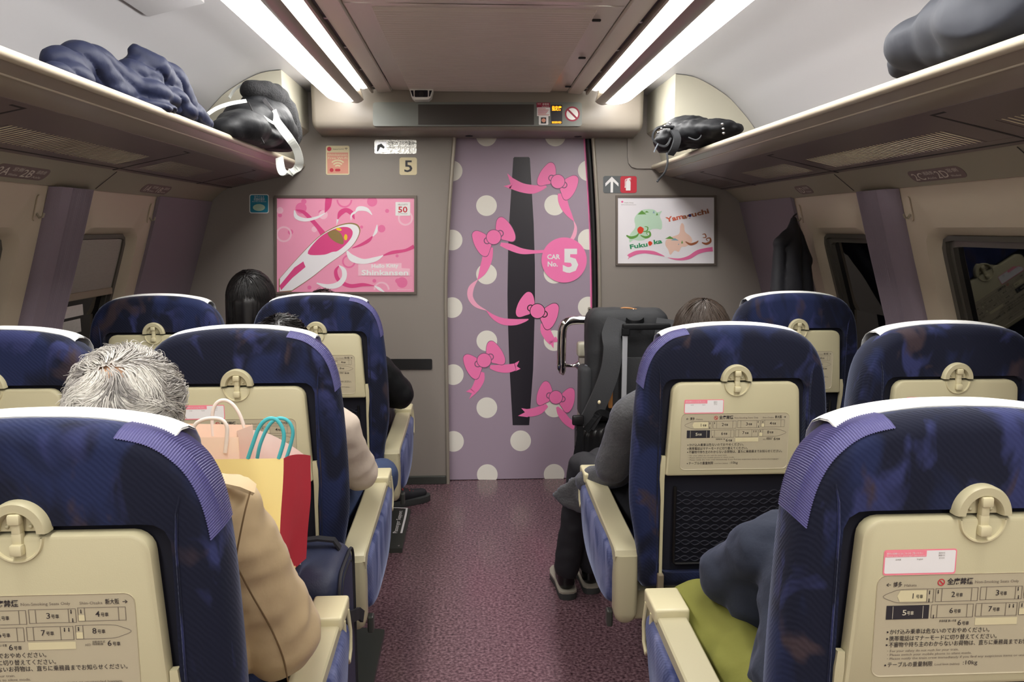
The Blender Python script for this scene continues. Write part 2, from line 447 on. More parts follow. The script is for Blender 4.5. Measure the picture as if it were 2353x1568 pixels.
def folds(amp, freq, stretch=(1, 1, 1), seed=0.0):
    def f(co):
        p = Vector((co.x * stretch[0], co.y * stretch[1], co.z * stretch[2])) * freq + Vector((seed, seed * 1.7, seed * 0.3))
        n = mnoise.noise(p); return amp * (1 - 2 * abs(n)) * 0.7 + amp * 0.5 * mnoise.noise(p * 2.1)
    return f
def clampz(me, fn):
    for v in me.vertices:
        z = fn(v.co)
        if v.co.z < z: v.co.z = z

# ================================================================== THE SETTING
def X(rel, s): return XC + s * rel
# ---- floor
b = B(); b.box((XC, (YB + 4.6) / 2, -0.02), (3.4, 4.6 - YB, 0.04)); struct('floor', b, 'floor')
# ---- ceiling: roof skin, ribbed panels, coves
b = B(); b.box((XC, (YB + 4.5) / 2, 2.30), (3.5, 4.5 - YB, 0.04)); CEIL = struct('ceiling', b, 'ceiling_taupe')
def ribbed_panel(y0, y1):
    b = B(); prof = []
    n = int((y1 - y0 - 0.06) / 0.0295); q0 = (y1 - y0 - n * 0.0295) / 2
    prof.append((y0, 0.0)); prof.append((y0 + q0, 0.0))
    for k in range(n):
        a = y0 + q0 + k * 0.0295; prof += [(a + 0.009, 0.008), (a + 0.016, 0.008), (a + 0.0295, 0.0)]
    prof.append((y1, 0.0)); m = len(prof)
    xs = [-0.442, -0.36, -0.355, 0.355, 0.36, 0.442]; o = len(b.v)
    for y, d in prof:
        for i, x in enumerate(xs): b.v.append((XC + x, y, 2.160 - (d if i in (2, 3) else 0.0)))
    for j in range(m - 1):
        for i in range(5): b.f.append((j * 6 + i, j * 6 + i + 1, (j + 1) * 6 + i + 1, (j + 1) * 6 + i))
    return obj('ceiling_panel', b, 'ceiling_taupe', CEIL, fix=False)
for y0, y1 in ((YB, 0.42), (0.428, 2.575), (2.583, 4.20)): ribbed_panel(y0, y1)
for hx, hy in ((0.372, 2.72), (0.405, 3.3), (0.428, 3.95)):
    b = B(); b.box((XC + hx, hy, 2.152), (0.03, 0.012, 0.008), 0.003); obj('panel_clip', b, 'rubber_black', CEIL)
COVE = spline([(0.770, 2.150), (0.84, 2.186), (0.927, 2.190), (1.032, 2.170), (1.163, 2.098), (1.239, 2.028), (1.302, 1.955), (1.37, 1.855), (1.425, 1.762)], 6)
for s in (-1, 1):
    b = B(); m = len(COVE) - 1
    ys = [YB, -1.6, -0.2, 1.2, 2.6, 4.4]
    b.grid(lambda u, v: (X(COVE[round(u * m)][0], s), ys[round(v * 5)], COVE[round(u * m)][1]), m, 5)
    obj('cove_panel', b, 'cove_white', CEIL, smooth=40)
    # cream end block that closes the cove at the end wall
    arch = [p for p in COVE if p[0] >= 0.92]
    poly = [(0.920, 1.985), (0.920, 2.19)] + [(p[0], p[1] - 0.003) for p in arch] + [(1.30, 1.80), (1.02, 1.802), (0.965, 1.95)]
    b = B(); b.prism(poly, lambda u, v, w: (X(u, s), w, v), 3.80, 4.395); obj('cove_end_block', b, 'cove_cream', CEIL, smooth=30)
    # recess walls above the lamp
    b = B(); b.flat([(0.55, 2.19), (0.80, 2.19)], lambda u, v: (0, 0, 0)) if False else b.box((X(0.66, s), (YB + 4.2) / 2, 2.205), (0.26, 4.2 - YB, 0.01)); obj('lamp_recess', b, 'cove_white', CEIL)
# ---- air vent on the left cove
b = B(); vn = thing('air_vent', (X(1.0, -1), 2.5, 2.17), 'pale rectangular air vent on the white cove above the navy jacket', 'vent')
def cov_z(rel):
    for a, c in zip(COVE, COVE[1:]):
        if a[0] <= rel <= c[0]: return a[1] + (c[1] - a[1]) * (rel - a[0]) / (c[0] - a[0])
    return 2.15
def cv(u, v, w): return (X(u, -1), v, cov_z(u) - w)
b = B(); b.prism(rrect(0.90, 2.30, 1.08, 2.70, 0.015), cv, 0.0, 0.010); obj('vent_frame', b, 'cove_white', vn, smooth=40)
b = B()
for k in range(24):
    y = 2.36 + k * 0.0125; b.prism([(0.93, y), (1.05, y), (1.05, y + 0.006), (0.93, y + 0.006)], cv, 0.010, 0.013)
obj('louvre', b, 'cove_white', vn, kind='stuff')

# ---- lamps
for s, lb in ((-1, 'long white ceiling lamp on the left side of the carriage'), (1, 'long white ceiling lamp on the right side of the carriage')):
    t = thing('ceiling_light', (X(0.66, s), 1.0, 2.1), lb, 'light', 'ceiling light strips')
    y0, y1 = YB, 4.015
    def run(prof, ya, yb, n=1): return [[(X(r, s), y, z) for r, z in prof] for y in ([ya + (yb - ya) * k / n for k in range(n + 1)])]
    # tan housing
    prof = [(0.618, 2.080), (0.606, 2.081), (0.590, 2.088), (0.578, 2.098), (0.585, 2.125), (0.60, 2.17), (0.66, 2.17), (0.66, 2.09)]
    b = B(); b.loft(run(prof, y0, y1 + 0.035)); obj('housing', b, 'lip_tan', t, smooth=35)
    # big outer diffuser with rounded end
    dp = spline([(0.619, 2.081), (0.66, 2.074), (0.715, 2.083), (0.755, 2.106), (0.768, 2.140)], 4)
    rings = run(dp, y0, y1 - 0.03, 8)
    for k in range(1, 6):
        a = k / 5 * math.pi / 2; f = math.cos(a)
        rings.append([(X(0.66 + (r - 0.66) * (0.55 + 0.45 * f), s), y1 - 0.03 + 0.07 * math.sin(a), 2.15 + (z - 2.15) * max(f, 0.05)) for r, z in dp])
    b = B(); b.loft(rings, close=False, cap0=False, cap1=False); obj('outer_diffuser', b, 'lamp_white', t, smooth=50, fix=False)
    # inner diffuser in the slot between housing and ceiling
    b = B(); b.loft(run([(0.598, 2.150), (0.575, 2.144), (0.552, 2.150)], y0, 4.02), close=False, cap0=False, cap1=False); obj('inner_diffuser', b, 'lamp_inner', t, smooth=60, fix=False)
    b = B(); b.loft(run([(0.553, 2.145), (0.543, 2.136), (0.535, 2.138), (0.533, 2.16), (0.553, 2.16)], y0, 4.09)); obj('inner_rim', b, 'lip_tan', t, smooth=30)
    b = B(); b.box((X(0.526, s), (y0 + 4.1) / 2, 2.160), (0.016, 4.1 - y0, 0.006)); obj('slot', b, 'rubber_black', t)
    for k in range(7):
        b = B(); b.box((X(0.526, s), 4.0 - k * 0.42, 2.155), (0.012, 0.02, 0.006)); obj('slot_clip', b, 'steel', t)
    b = B(); b.loft(run([(0.519, 2.150), (0.505, 2.147), (0.450, 2.151), (0.447, 2.162), (0.519, 2.162)], y0, 4.13)); obj('reflector', b, 'ceiling_taupe', t, smooth=30)

# ---- beam over the door with the sign board
prof = [(4.13, 2.20), (4.13, 2.145)]
prof += [(4.135 + 0.0 * k, 2.145 - 0.14 * k / 4) for k in range(1, 5)]
prof += [(4.139, 1.985), (4.150, 1.970), (4.175, 1.962), (4.42, 1.956), (4.42, 2.20)]
b = B(); rings = []
for x, q in ((-0.855, 0.02), (-0.845, 0.006), (-0.83, 0), (0.82, 0), (0.835, 0.006), (0.845, 0.02)):
    rings.append([(XC + x, min(4.42, y + (q if y < 4.3 else 0)), z + (q if z < 2.0 and y < 4.3 else 0)) for y, z in prof])
b.loft(rings); BEAM = struct('trim_beam', b, 'beam_taupe', smooth=35, label='taupe beam above the carriage end door carrying the sign board')
for px in (1078, 1328):
    b = B(); c = P(px, 313, 4.33); b.ell((c.x, 4.33, 1.9565), (0.022, 0.022, 0.004), n=16, m=6); obj('sensor_eye', b, 'rubber_black', BEAM, smooth=60)

# ---- end wall in two pieces beside the door opening
eL = spline([(1043, 300), (1034, 420), (1027, 530), (1022, 650), (1023, 800), (1025, 950), (1027, 1112)], 5)
eR = spline([(1361, 300), (1371, 450), (1376, 568), (1378, 702), (1377, 900), (1374, 1112)], 5)
wx = lambda u, v, w: (u, w, v)
eLw = [(P(a, c, WY).x, max(0.0, P(a, c, WY).z)) for a, c in eL]; eRw = [(P(a, c, WY).x, max(0.0, P(a, c, WY).z)) for a, c in eR]
wallpoly = [(X(1.70, -1), 0.0), (X(1.70, -1), 2.28), (X(1.70, 1), 2.28), (X(1.70, 1), 0.0)] + eRw[::-1] + eLw
b = B(); b.prism(wallpoly, wx, WY, WY + 0.035); ENDW = struct('wall_end', b, 'wall_taupe')
b = B(); b.tube([(x + 0.006, WY - 0.004, z) for x, z in eLw], 0.011, 8); obj('opening_edge', b, 'metal_trim', ENDW, smooth=60)
b = B(); b.tube([(x - 0.000, WY - 0.004, z) for x, z in eRw], 0.011, 8); obj('opening_edge', b, 'metal_trim', ENDW, smooth=60)
b = B(); b.tube([(x - 0.022, WY + 0.03, z) for x, z in eRw], 0.016, 8); obj('door_seal', b, 'rubber_black', ENDW, smooth=60)
# raised conduit trim beside the right luggage rack
b = B(); q = on(WY - 0.006)
path = [P(1446, 316, WY), P(1446, 360, WY), P(1448, 374, WY), P(1453, 380, WY), P(1462, 383, WY), P(1500, 383, WY)]
b.strap([(p.x, WY - 0.006, p.z) for p in path], 0.024, 0.014, [(1, 0, 0)] * 2 + [(1, 0, 0.5), (1, 0, 1), (0.4, 0, 1), (0, 0, 1)]); obj('conduit', b, 'wall_taupe', ENDW)
# dark handle plate
b = B(); b.prism(rrect(888, 825, 993, 849, 3), lambda u, v, w: P(u, v, WY) + Vector((0, w, 0)), -0.008, 0.0); obj('bumper_plate', b, 'rubber_black', ENDW)
# baseboard
b = B(); b.box((P(870, 1100, WY).x, WY - 0.008, 0.024), (0.78, 0.02, 0.048), 0.004); struct('baseboard_left', b, 'plate_dark')
b = B(); b.box((P(1900, 1100, WY).x - 0.25, WY - 0.008, 0.024), (1.2, 0.02, 0.048), 0.004); struct('baseboard_right', b, 'plate_dark')
b = B(); b.box((XC, YB - 0.02, 1.1), (3.5, 0.04, 2.4)); struct('wall_back', b, 'wall_taupe')

# ---- side walls with window bays
def xw(z):
    pts = [(0.0, 1.665), (0.7, 1.66), (1.10, 1.622), (1.35, 1.545), (1.61, 1.468)]
    for (a, p), (c, q) in zip(pts, pts[1:]):
        if z <= c: return p + (q - p) * max(0, (z - a)) / (c - a)
    return 1.468
BAYS = [(1.85, 2.895, 2.10, 2.62), (2.895, 3.66, 3.10, 3.53)]
for s, sd in ((-1, 'left'), (1, 'right')):
    def wm(y, z, w): return (X(xw(z) + w, s), y, z)
    b = B()
    zz = [0, 0.35, 0.7, 0.76]
    b.grid(lambda u, v: wm(YB + (4.4 - YB) * u, zz[round(v * 3)], 0), 8, 3)
    zq = [0.76, 0.93, 1.10, 1.225, 1.35, 1.48, 1.62]
    b.grid(lambda u, v: wm(YB + (1.85 - YB) * u, zq[round(v * 6)], 0), 4, 6)
    b.grid(lambda u, v: wm(3.66 + 0.74 * u, zq[round(v * 6)], 0), 3, 6)
    NR = 72; bays = []
    for (y0, y1, g0, g1) in BAYS:
        c = ((g0 + g1) / 2, 1.15)
        outer = angring([(y0, 0.76), (y1, 0.76), (y1, 1.62), (y0, 1.62)], NR, c)
        # snap corners
        for cy_, cz_ in ((y0, 0.76), (y1, 0.76), (y1, 1.62), (y0, 1.62)):
            k = min(range(NR), key=lambda i: (outer[i][0] - cy_) ** 2 + (outer[i][1] - cz_) ** 2); outer[k] = (cy_, cz_)
        r0 = angring(rrect(g0 - 0.045, 0.83, g1 + 0.045, 1.468, 0.075), NR, c)
        r1 = angring(rrect(g0 - 0.030, 0.84, g1 + 0.030, 1.452, 0.065), NR, c)
        r2 = angring(rrect(g0 - 0.012, 0.86, g1 + 0.012, 1.440, 0.05), NR, c)
        b.loft([[wm(y, z, 0) for y, z in outer], [wm(y, z, 0) for y, z in r0], [wm(y, z, 0.012) for y, z in r1], [wm(y, z, 0.045) for y, z in r2]], True, False, False)
        bays.append(c)
    WALL = struct('wall_' + sd, b, 'panel_sand', smooth=30, fix=False)
    for k, (y0, y1, g0, g1) in enumerate(BAYS):
        wn = thing('window_%d' % (k + 1 + (2 if s > 0 else 0)), (X(1.62, s), (g0 + g1) / 2, 0.85), kind='structure')
        c = ((g0 + g1) / 2, 1.15)
        ra = angring(rrect(g0 - 0.012, 0.86, g1 + 0.012, 1.440, 0.05), NR, c); rb = angring(rrect(g0 + 0.006, 0.88, g1 - 0.006, 1.424, 0.02), NR, c)
        b = B(); b.loft([[wm(y, z, 0.046) for y, z in ra], [wm(y, z, 0.034) for y, z in ra], [wm(y, z, 0.036) for y, z in rb], [wm(y, z, 0.062) for y, z in rb]], True, False, False); obj('window_frame', b, 'window_frame', wn, smooth=30)
        rc = angring(rrect(g0 + 0.028, 0.90, g1 - 0.028, 1.404, 0.012), NR, c)
        b = B(); b.loft([[wm(y, z, 0.050) for y, z in rb], [wm(y, z, 0.048) for y, z in rc], [wm(y, z, 0.070) for y, z in rc]], True, False, False); obj('inner_frame', b, 'window_frame', wn, smooth=30)
        zs = [0.88, 1.0, 1.10, 1.225, 1.35, 1.43]
        b = B(); b.grid(lambda u, v: wm(g0 + (g1 - g0) * u, zs[round(v * 5)], 0.066), 1, 5); obj('pane', b, 'window_glass', wn, fix=False)
        if s < 0 and k == 1:
            zs2 = [1.205, 1.28, 1.35, 1.42]
            b = B(); b.grid(lambda u, v: wm(g0 + 0.006 + (g1 - g0 - 0.012) * u, zs2[round(v * 3)], 0.043), 1, 3); bl = obj('roller_blind', b, 'blind', wn, fix=False, label='grey roller blind pulled most of the way down')
            b = B(); b.box(wm((g0 + g1) / 2, 1.195, 0.040), (0.014, g1 - g0 - 0.01, 0.03), 0.004); obj('blind_bar', b, 'blind_bar', bl)
            b = B()
            for i in range(2): b.box(wm(g0 + 0.16, 1.135 - i * 0.07, 0.062), (0.003, 0.17, 0.055))
            obj('glass_sticker', b, 'silver_sticker', wn)
    # pleated padded pillars between the windows
    for pk, (p0, p1) in enumerate(((1.72, 1.99), (2.76, 3.03))):
        ny = 130; zs = [0.62, 0.76, 0.93, 1.10, 1.225, 1.35, 1.48, 1.605]
        def pil(u, v):
            e = min(u, 1 - u); d = -0.034 * min(1, math.sqrt(max(0, e) / 0.10)) if e < 0.10 else -0.034
            if 0.36 < u < 0.985: d += -0.0040 * math.cos((u - 0.36) / 0.625 * 2 * math.pi * 13)
            return wm(p0 + (p1 - p0) * u, zs[round(v * 7)], d)
        b = B(); b.grid(pil, ny, 7)
        for uu in (0, 1): pass
        struct('trim_pillar_%s_%d' % (sd, pk + 1), b, 'pillar_mauve', smooth=60, label='mauve pleated pillar cover between the %s windows' % sd, fix=False)
    b = B(); zs = [0.62, 0.76, 0.93, 1.10, 1.225, 1.35, 1.48, 1.61]
    b.grid(lambda u, v: wm([3.680, 3.682, 4.398][round(u * 2)], zs[round(v * 7)], [0, -0.014, -0.014][round(u * 2)]), 2, 7); struct('trim_panel_' + sd, b, 'pillar_mauve', label='flat mauve panel at the %s end of the carriage side' % sd, fix=False)
    # coat hooks on the window panels
    for hy in (2.715, 3.64):
        b = B(); b.prism(rrect(hy - 0.012, 1.49, hy + 0.012, 1.575, 0.01), wm, -0.004, 0.0); hk = obj('coat_hook', b, 'panel_sand', WALL, smooth=40)
        b = B(); b.tube([wm(hy, 1.515, -0.004), wm(hy, 1.500, -0.016), wm(hy, 1.503, -0.026), wm(hy, 1.515, -0.028)], 0.004, 6); obj('hook_pin', b, 'strip_tan', hk, smooth=60)
    # label strip under the rack
    b = B(); b.loft([[(X(r, s), y, z) for r, z in ((1.366, 1.679), (1.40, 1.659), (1.455, 1.612), (1.462, 1.607), (1.49, 1.607), (1.49, 1.69))] for y in (YB, 4.385)]); ST = struct('trim_strip_' + sd, b, 'strip_tan', smooth=35, label='tan seat number strip under the %s luggage rack' % sd)
    for jy in (2.02, 3.06):
        b = B(); b.prism([(1.372, jy), (1.4545, jy), (1.4545, jy + 0.003), (1.372, jy + 0.003)], lambda u, v, w: (X(u - w * 0.6, s), v, (1.679 - (u - 1.366) * 0.6 if u < 1.4 else 1.659 - (u - 1.40) * 0.855) - w), 0.0, 0.0012); obj('strip_joint', b, 'rack_groove', ST)

    # ---- luggage rack
    rk = thing('luggage_rack', (X(1.2, s), 1.0, 1.7), 'long overhead luggage rack with cream lip along the %s side' % sd, 'luggage rack', 'overhead luggage racks')
    def rr(prof, ya=YB, yb=4.385): return [[(X(r, s), y, z) for r, z in prof] for y in (ya, yb)]
    b = B(); b.loft(rr(circle(0.960, 1.803, 0.0125, 14))); obj('lip', b, 'lip_cream', rk, smooth=40)
    b = B(); b.loft(rr([(0.962, 1.793), (0.985, 1.776), (1.02, 1.758), (1.062, 1.747), (1.062, 1.765), (1.0, 1.792), (0.97, 1.806)])); ff = obj('front_fascia', b, 'lip_tan', rk, smooth=40)
    b = B(); b.loft(rr(circle(0.992, 1.7725, 0.0028, 8))); obj('bright_bead', b, 'lip_cream', ff, smooth=60)
    b = B(); b.loft(rr([(1.0625, 1.746), (1.19, 1.718), (1.19, 1.7305), (1.0625, 1.760)])); obj('shelf_front', b, 'rack_dark', rk)
    b = B(); b.loft(rr([(1.31, 1.6905), (1.366, 1.679), (1.445, 1.72), (1.435, 1.757), (1.31, 1.712)])); obj('shelf_rear', b, 'rack_dark', rk)
    def und(u, v, w): return (X(u, s), v, 1.747 - (u - 1.0625) / 0.3035 * 0.0685 + w)
    gr = [(0.95, 1.85), (2.05, 2.93), (3.10, 3.62), (4.02, 4.30)]
    ycuts = [YB] + [q for g in gr for q in g] + [4.385]
    for k in range(0, len(ycuts), 2):
        b = B(); b.prism([(1.19, ycuts[k]), (1.31, ycuts[k]), (1.31, ycuts[k + 1]), (1.19, ycuts[k + 1])], und, 0.0, 0.014); obj('shelf_plate', b, 'rack_dark', rk)
    for g0, g1 in gr:
        b = B(); d = B(); n = int((g1 - g0) / 0.0215); st = (g1 - g0) / n
        for k in range(n):
            y = g0 + (k + 0.5) * st
            b.prism([(1.19, y - 0.0055), (1.31, y - 0.0055), (1.31, y + 0.0055), (1.19, y + 0.0055)], und, 0.0012, 0.012)
            d.prism([(1.19, y - 0.0057), (1.31, y - 0.0057), (1.31, y + 0.0057), (1.19, y + 0.0057)], und, 0.0, 0.0012)
        g = obj('grille', b, 'slot_lit', rk, kind='stuff'); obj('grille_face', d, 'rack_dark', g, kind='stuff')
    b = B()
    for y in (0.90, 1.93, 3.01, 3.90):
        b.prism([(1.085, y), (1.365, y), (1.365, y + 0.010), (1.085, y + 0.010)], und, -0.0012, 0.002)
        b.prism([(1.082, y - 0.05), (1.090, y - 0.05), (1.090, y + 0.010), (1.082, y + 0.010)], und, -0.0012, 0.002)
    b.prism([(1.338, YB), (1.344, YB), (1.344, 4.38), (1.338, 4.38)], und, -0.0012, 0.002)
    obj('panel_groove', b, 'rack_groove', rk)
    if s > 0:
        b = B(); b.prism(rrect(1.065, 4.22, 1.10, 4.32, 0.01), und, -0.002, 0.0); obj('maker_badge', b, 'steel', rk)

# ---- seat number labels on the strips
def seat_label(s, yc, length, entries, label):
    def sm(u, v, w=0.0):       # u along the strip as read from the aisle, v down, on the sloped strip
        r = 1.4275 + v * 0.755; z = 1.6355 - v * 0.652
        return Vector((X(r - w * 0.652, s), yc + (u if s < 0 else -u), z - w * 0.755))
    t = thing('seat_number_label', sm(0, 0), label, 'label', 'seat number labels')
    b = B(); b.prism(rrect(-length / 2, -0.026, length / 2, 0.026, 0.024), sm, 0.0, 0.0012); obj('plate', b, 'label_brown', t)
    b = B()
    for (x, big, sml) in entries:
        text(b, big, x, 0.017, 0.034, lambda u, v: sm(u, v, 0.0018), width=0.062, off=0.004)
        text(b, sml[0], x + 0.068, -0.004, 0.013, lambda u, v: sm(u, v, 0.0018), width=0.055)
        text(b, sml[1], x + 0.068, 0.017, 0.010, lambda u, v: sm(u, v, 0.0018), width=0.05)
    obj('lettering', b, 'label_text', t)
WIN, AIS = ('窓側', 'Window'), ('通路側', 'Aisle')
seat_label(-1, 2.53, 0.29, [(-0.128, '2A', WIN), (0.0, '2B', AIS)], 'brown seat label reading 2A and 2B over the left window')
seat_label(-1, 3.57, 0.29, [(-0.128, '1A', WIN), (0.0, '1B', AIS)], 'brown seat label reading 1A and 1B near the end wall')
seat_label(1, 2.47, 0.29, [(-0.128, '2C', AIS), (0.0, '2D', WIN)], 'brown seat label reading 2C and 2D over the right window')
seat_label(1, 3.47, 0.15, [(-0.062, '1D', WIN)], 'small brown seat label reading 1D above the hanging black coat')

# ---- the sliding door with its printed wrap
C6 = lambda x, y: (1000 + x / 3.733, 300 + y / 3.733)
C7 = lambda x, y: (1000 + x / 3.733, 700 + y / 3.733)
d0 = P(985, 290, DY); d1 = P(1392, 1104, DY)
DOOR = thing('door_1', ((d0.x + d1.x) / 2, DY, 0.004), 'mauve sliding door with white dots and pink ribbon bows', kind='structure')
b = B(); b.box(((d0.x + d1.x) / 2, DY + 0.018, 1.02), (d1.x - d0.x, 0.036, 2.032)); obj('door_leaf', b, 'door_mauve', DOOR)
b = B(); b.box(((d0.x + d1.x) / 2, DY + 0.10, 1.1), (1.4, 0.02, 2.3)); struct('wall_vestibule', b, 'rubber_black')
def dpt(k): return lambda px, py: P(px, min(py, 1103.0), DY - 0.0005 * k)
dots = [C6(440, 645), C6(1025, 640), C6(145, 347), C6(1313, 345), C6(440, 1232), C6(1020, 1225), C6(145, 940), C6(1313, 935), C6(145, 1520), C6(1313, 1515), C6(440, 47), C6(1030, 47),
        C7(443, 312), C7(1020, 310), C7(155, 602), C7(443, 886), C7(1020, 880), C7(157, 1175), C7(733, 1170), C7(447, 1460), C7(1020, 1458), C7(1313, 602), C7(1313, 1175)]
for x, y in dots:
    b = B(); b.flat([q for q in circle(x, y, 23.8, 40)], dpt(1)); obj('white_dot', b, 'dot_white', DOOR, fix=False)
gl = [(1179.5, 364), (1182, 361), (1215, 361), (1217.5, 364)] + [C6(845, 800), C6(855, 1150), C6(856, 1568), C7(853, 100), C7(840, 560), C7(806, 1036), C7(665, 1036), C7(635, 500), C7(622, 80), C6(620, 1400), C6(626, 1000), C6(634, 800)]
b = B(); b.flat(gl, dpt(2)); obj('door_window', b, 'door_glass', DOOR, fix=False)
st = [C6(1270, 60), C6(1300, 480), C6(1318, 800), C6(1328, 1200), C6(1331, 1568), C7(1331, 800), C7(1328, 1508), C7(1384, 1508), C7(1388, 800), C6(1388, 1568), C6(1384, 1200), C6(1372, 800), C6(1350, 480), C6(1322, 60)]
b = B(); b.flat(st, dpt(3)); obj('pink_stripe', b, 'pink', DOOR, fix=False)
lobe = [(-0.72, -0.55), (-1.05, -1.25), (-1.55, -1.85), (-2.05, -2.02), (-2.50, -1.75), (-2.80, -0.9), (-2.92, 0.1), (-2.80, 1.15), (-2.45, 1.75), (-1.95, 1.80), (-1.3, 1.25), (-0.72, 0.62)]
lobe = spline(lobe, 3, closed=True)
def bow(cx_, cy_, r, ang, tails, line='pink_line', layer=4):
    """one ribbon bow of the door print: tails, two lobes, loops and knot"""
    c, sn = math.cos(math.radians(ang)), math.sin(math.radians(ang))
    tr = lambda x, y: (cx_ + r * (x * c - y * sn), cy_ + r * (x * sn + y * c))
    b = B()
    for tl in tails: ribbon(b, tl, dpt(layer)) if len(tl[0]) == 3 else b.flat(tl, dpt(layer))
    w = obj('ribbon_bow', b, 'pink', DOOR, fix=False)
    ln = B(); b = B()
    for m in (1, -1):
        pl = [tr(m * x, y) for x, y in lobe]; mx = sum(p[0] for p in pl) / len(pl); my = sum(p[1] for p in pl) / len(pl)
        ln.flat([(mx + (x - mx) * 1.045, my + (y - my) * 1.045) for x, y in pl], dpt(layer + 1)); b.flat(pl, dpt(layer + 2))
    k = tr(0, 0); ln2 = B(); kb = B()
    for m in (1, -1):
        q = tr(m * -1.05, 0); annulus(ln2, q[0], q[1], r * 0.36, r * 0.50, dpt(layer + 3), 20)
    ln2.flat(circle(k[0], k[1], r * 1.10, 28), dpt(layer + 4)); kb.flat(circle(k[0], k[1], r, 28), dpt(layer + 5))
    obj('outline', ln, line, w, fix=False); obj('lobe', b, 'pink', w, fix=False); obj('loop', ln2, line, w, fix=False); obj('knot', kb, 'pink', w, fix=False)
    return w
T6 = lambda L: [C6(x, y) + (w / 3.733,) for x, y, w in L]
T7 = lambda L: [C7(x, y) + (w / 3.733,) for x, y, w in L]
bow(*C6(1052, 438), 15.5, 29, [T6([(650, 452, 92), (740, 490, 80), (830, 505, 76), (900, 495, 50), (955, 480, 14)]), [C6(618, 368), C6(668, 410), C6(652, 505), C6(588, 478), C6(648, 462)],
     T6([(1090, 540, 76), (1095, 600, 80), (1115, 660, 70), (1150, 720, 46), (1188, 775, 8)])])
bow(*C6(502, 915), 16.3, -29, [T6([(560, 975, 30), (640, 1000, 56), (740, 1035, 50), (850, 1042, 30), (960, 1035, 24)]), T6([(478, 1000, 40), (455, 1060, 82), (438, 1130, 84), (405, 1215, 60), (365, 1280, 6)])])
bow(*C6(877, 1550), 16.3, 24, [T6([(440, 1545, 4), (500, 1600, 36), (580, 1638, 56), (680, 1645, 54), (760, 1632, 30), (800, 1620, 8)]), T7([(935, 160, 60), (945, 220, 84), (975, 280, 80), (1010, 325, 66)]), [C7(975, 320), C7(1036, 275), C7(1062, 320), C7(1017, 325), C7(1015, 378)]], line='rubber_black')
bow(*C7(420, 480), 15.8, -29, [T7([(470, 535, 30), (540, 548, 60), (620, 550, 72), (690, 535, 60)]), [C7(680, 505), C7(722, 483), C7(700, 530), C7(732, 552), C7(690, 572)], T7([(402, 580, 40), (385, 640, 76), (355, 705, 68), (325, 745, 56)]), [C7(352, 760), C7(290, 814), C7(315, 762), C7(264, 748), C7(305, 722)]])
bow(*C7(1035, 797), 14.8, 15, [T7([(960, 865, 30), (900, 905, 66), (840, 925, 70), (790, 930, 66)]), [C7(790, 898), C7(738, 890), C7(770, 925), C7(710, 956), C7(795, 968)], T7([(1045, 880, 20), (1080, 935, 62), (1130, 1000, 66), (1200, 1050, 60)])], layer=4)
b = B(); ribbon(b, T6([(1188, 775, 4), (1204, 830, 22), (1195, 890, 34), (1172, 935, 30)]), dpt(3)); ribbon(b, T6([(365, 1280, 4), (310, 1350, 46), (302, 1430, 46), (350, 1500, 34), (440, 1545, 4)]), dpt(3)); obj('ribbon_back', b, 'pink_light', DOOR, fix=False)
b = B(); cc = C6(1106, 1112); b.flat(circle(cc[0], cc[1], 52, 64), dpt(10)); disc = obj('car_number_disc', b, 'pink', DOOR, fix=False)
b = B(); text(b, 'CAR', *C6(960, 1103), 11.0, dpt(11), width=30, off=0.03); text(b, 'No.', *C6(962, 1166), 11.4, dpt(11), width=24, off=0.03); text(b, '5', *C6(1093, 1208), 52.0, dpt(11), width=36, off=0.045); obj('lettering', b, 'white_paper', disc, fix=False)
b = B(); b.prism(rrect(1350.5, 706, 1358.5, 727, 3), lambda u, v, w: P(u, v, DY) + Vector((0, w, 0)), -0.006, 0.0); dh = obj('door_handle', b, 'metal_trim', DOOR)
b = B(); b.prism(rrect(1352.5, 710, 1356.5, 723, 1.5), lambda u, v, w: P(u, v, DY) + Vector((0, w, 0)), -0.0066, -0.006); obj('grip_slot', b, 'rubber_black', dh)

# ---- sign board on the beam
SY = 4.128
t = thing('sign_board', P(1097, 290, SY), 'long grey sign board with dark screen and red notices above the door', 'sign board')
sl = lambda u, v, w: P(u, v, SY) + Vector((0, w, 0))
b = B(); b.prism(rrect(857, 235, 1337, 290, 6), sl, 0.0, 0.012); obj('board', b, 'sign_grey', t)
b = B(); b.prism(rrect(961, 240, 1227, 287, 1), sl, -0.001, 0.0); obj('screen', b, 'screen_dark', t)
s1 = on(SY - 0.001); s2 = on(SY - 0.0016); s3 = on(SY - 0.0022)
b = B(); b.flat([(1234, 247), (1264, 247), (1264, 267), (1234, 267)], s1); b.flat(rrect(1238, 266, 1260, 287, 2), s1); nt = obj('emergency_notice', b, 'white_paper', t, fix=False, label='white emergency notice with a maroon heading and a round button')
b = B(); b.flat([(1233, 236), (1264, 236), (1264, 247), (1233, 247)], s1); obj('heading', b, 'maroon', nt, fix=False)
b = B(); text(b, '非常用', 1246, 242, 4.2, s2, width=15); text(b, 'Emergency', 1245, 246, 2.2, s2, width=17); text(b, 'SOS', 1235, 240, 2.4, s2, width=8); obj('lettering', b, 'white_paper', nt, fix=False)
b = B()
for k in range(6): b.flat([(1236, 249.5 + k * 2.8), (1254 + (k * 7) % 9, 249.5 + k * 2.8), (1254 + (k * 7) % 9, 250.6 + k * 2.8), (1236, 250.6 + k * 2.8)], s2)
obj('small_print', b, 'red', nt, fix=False)
b = B(); b.flat([(1243, 270), (1255, 270), (1255, 284), (1243, 284)], s2); bt = obj('button_plate', b, 'print_dark', nt, fix=False)
b = B(); b.prism(circle(1249, 277, 4.6, 20), sl, -0.006, -0.001); obj('button', b, 'wifi_peach', nt)
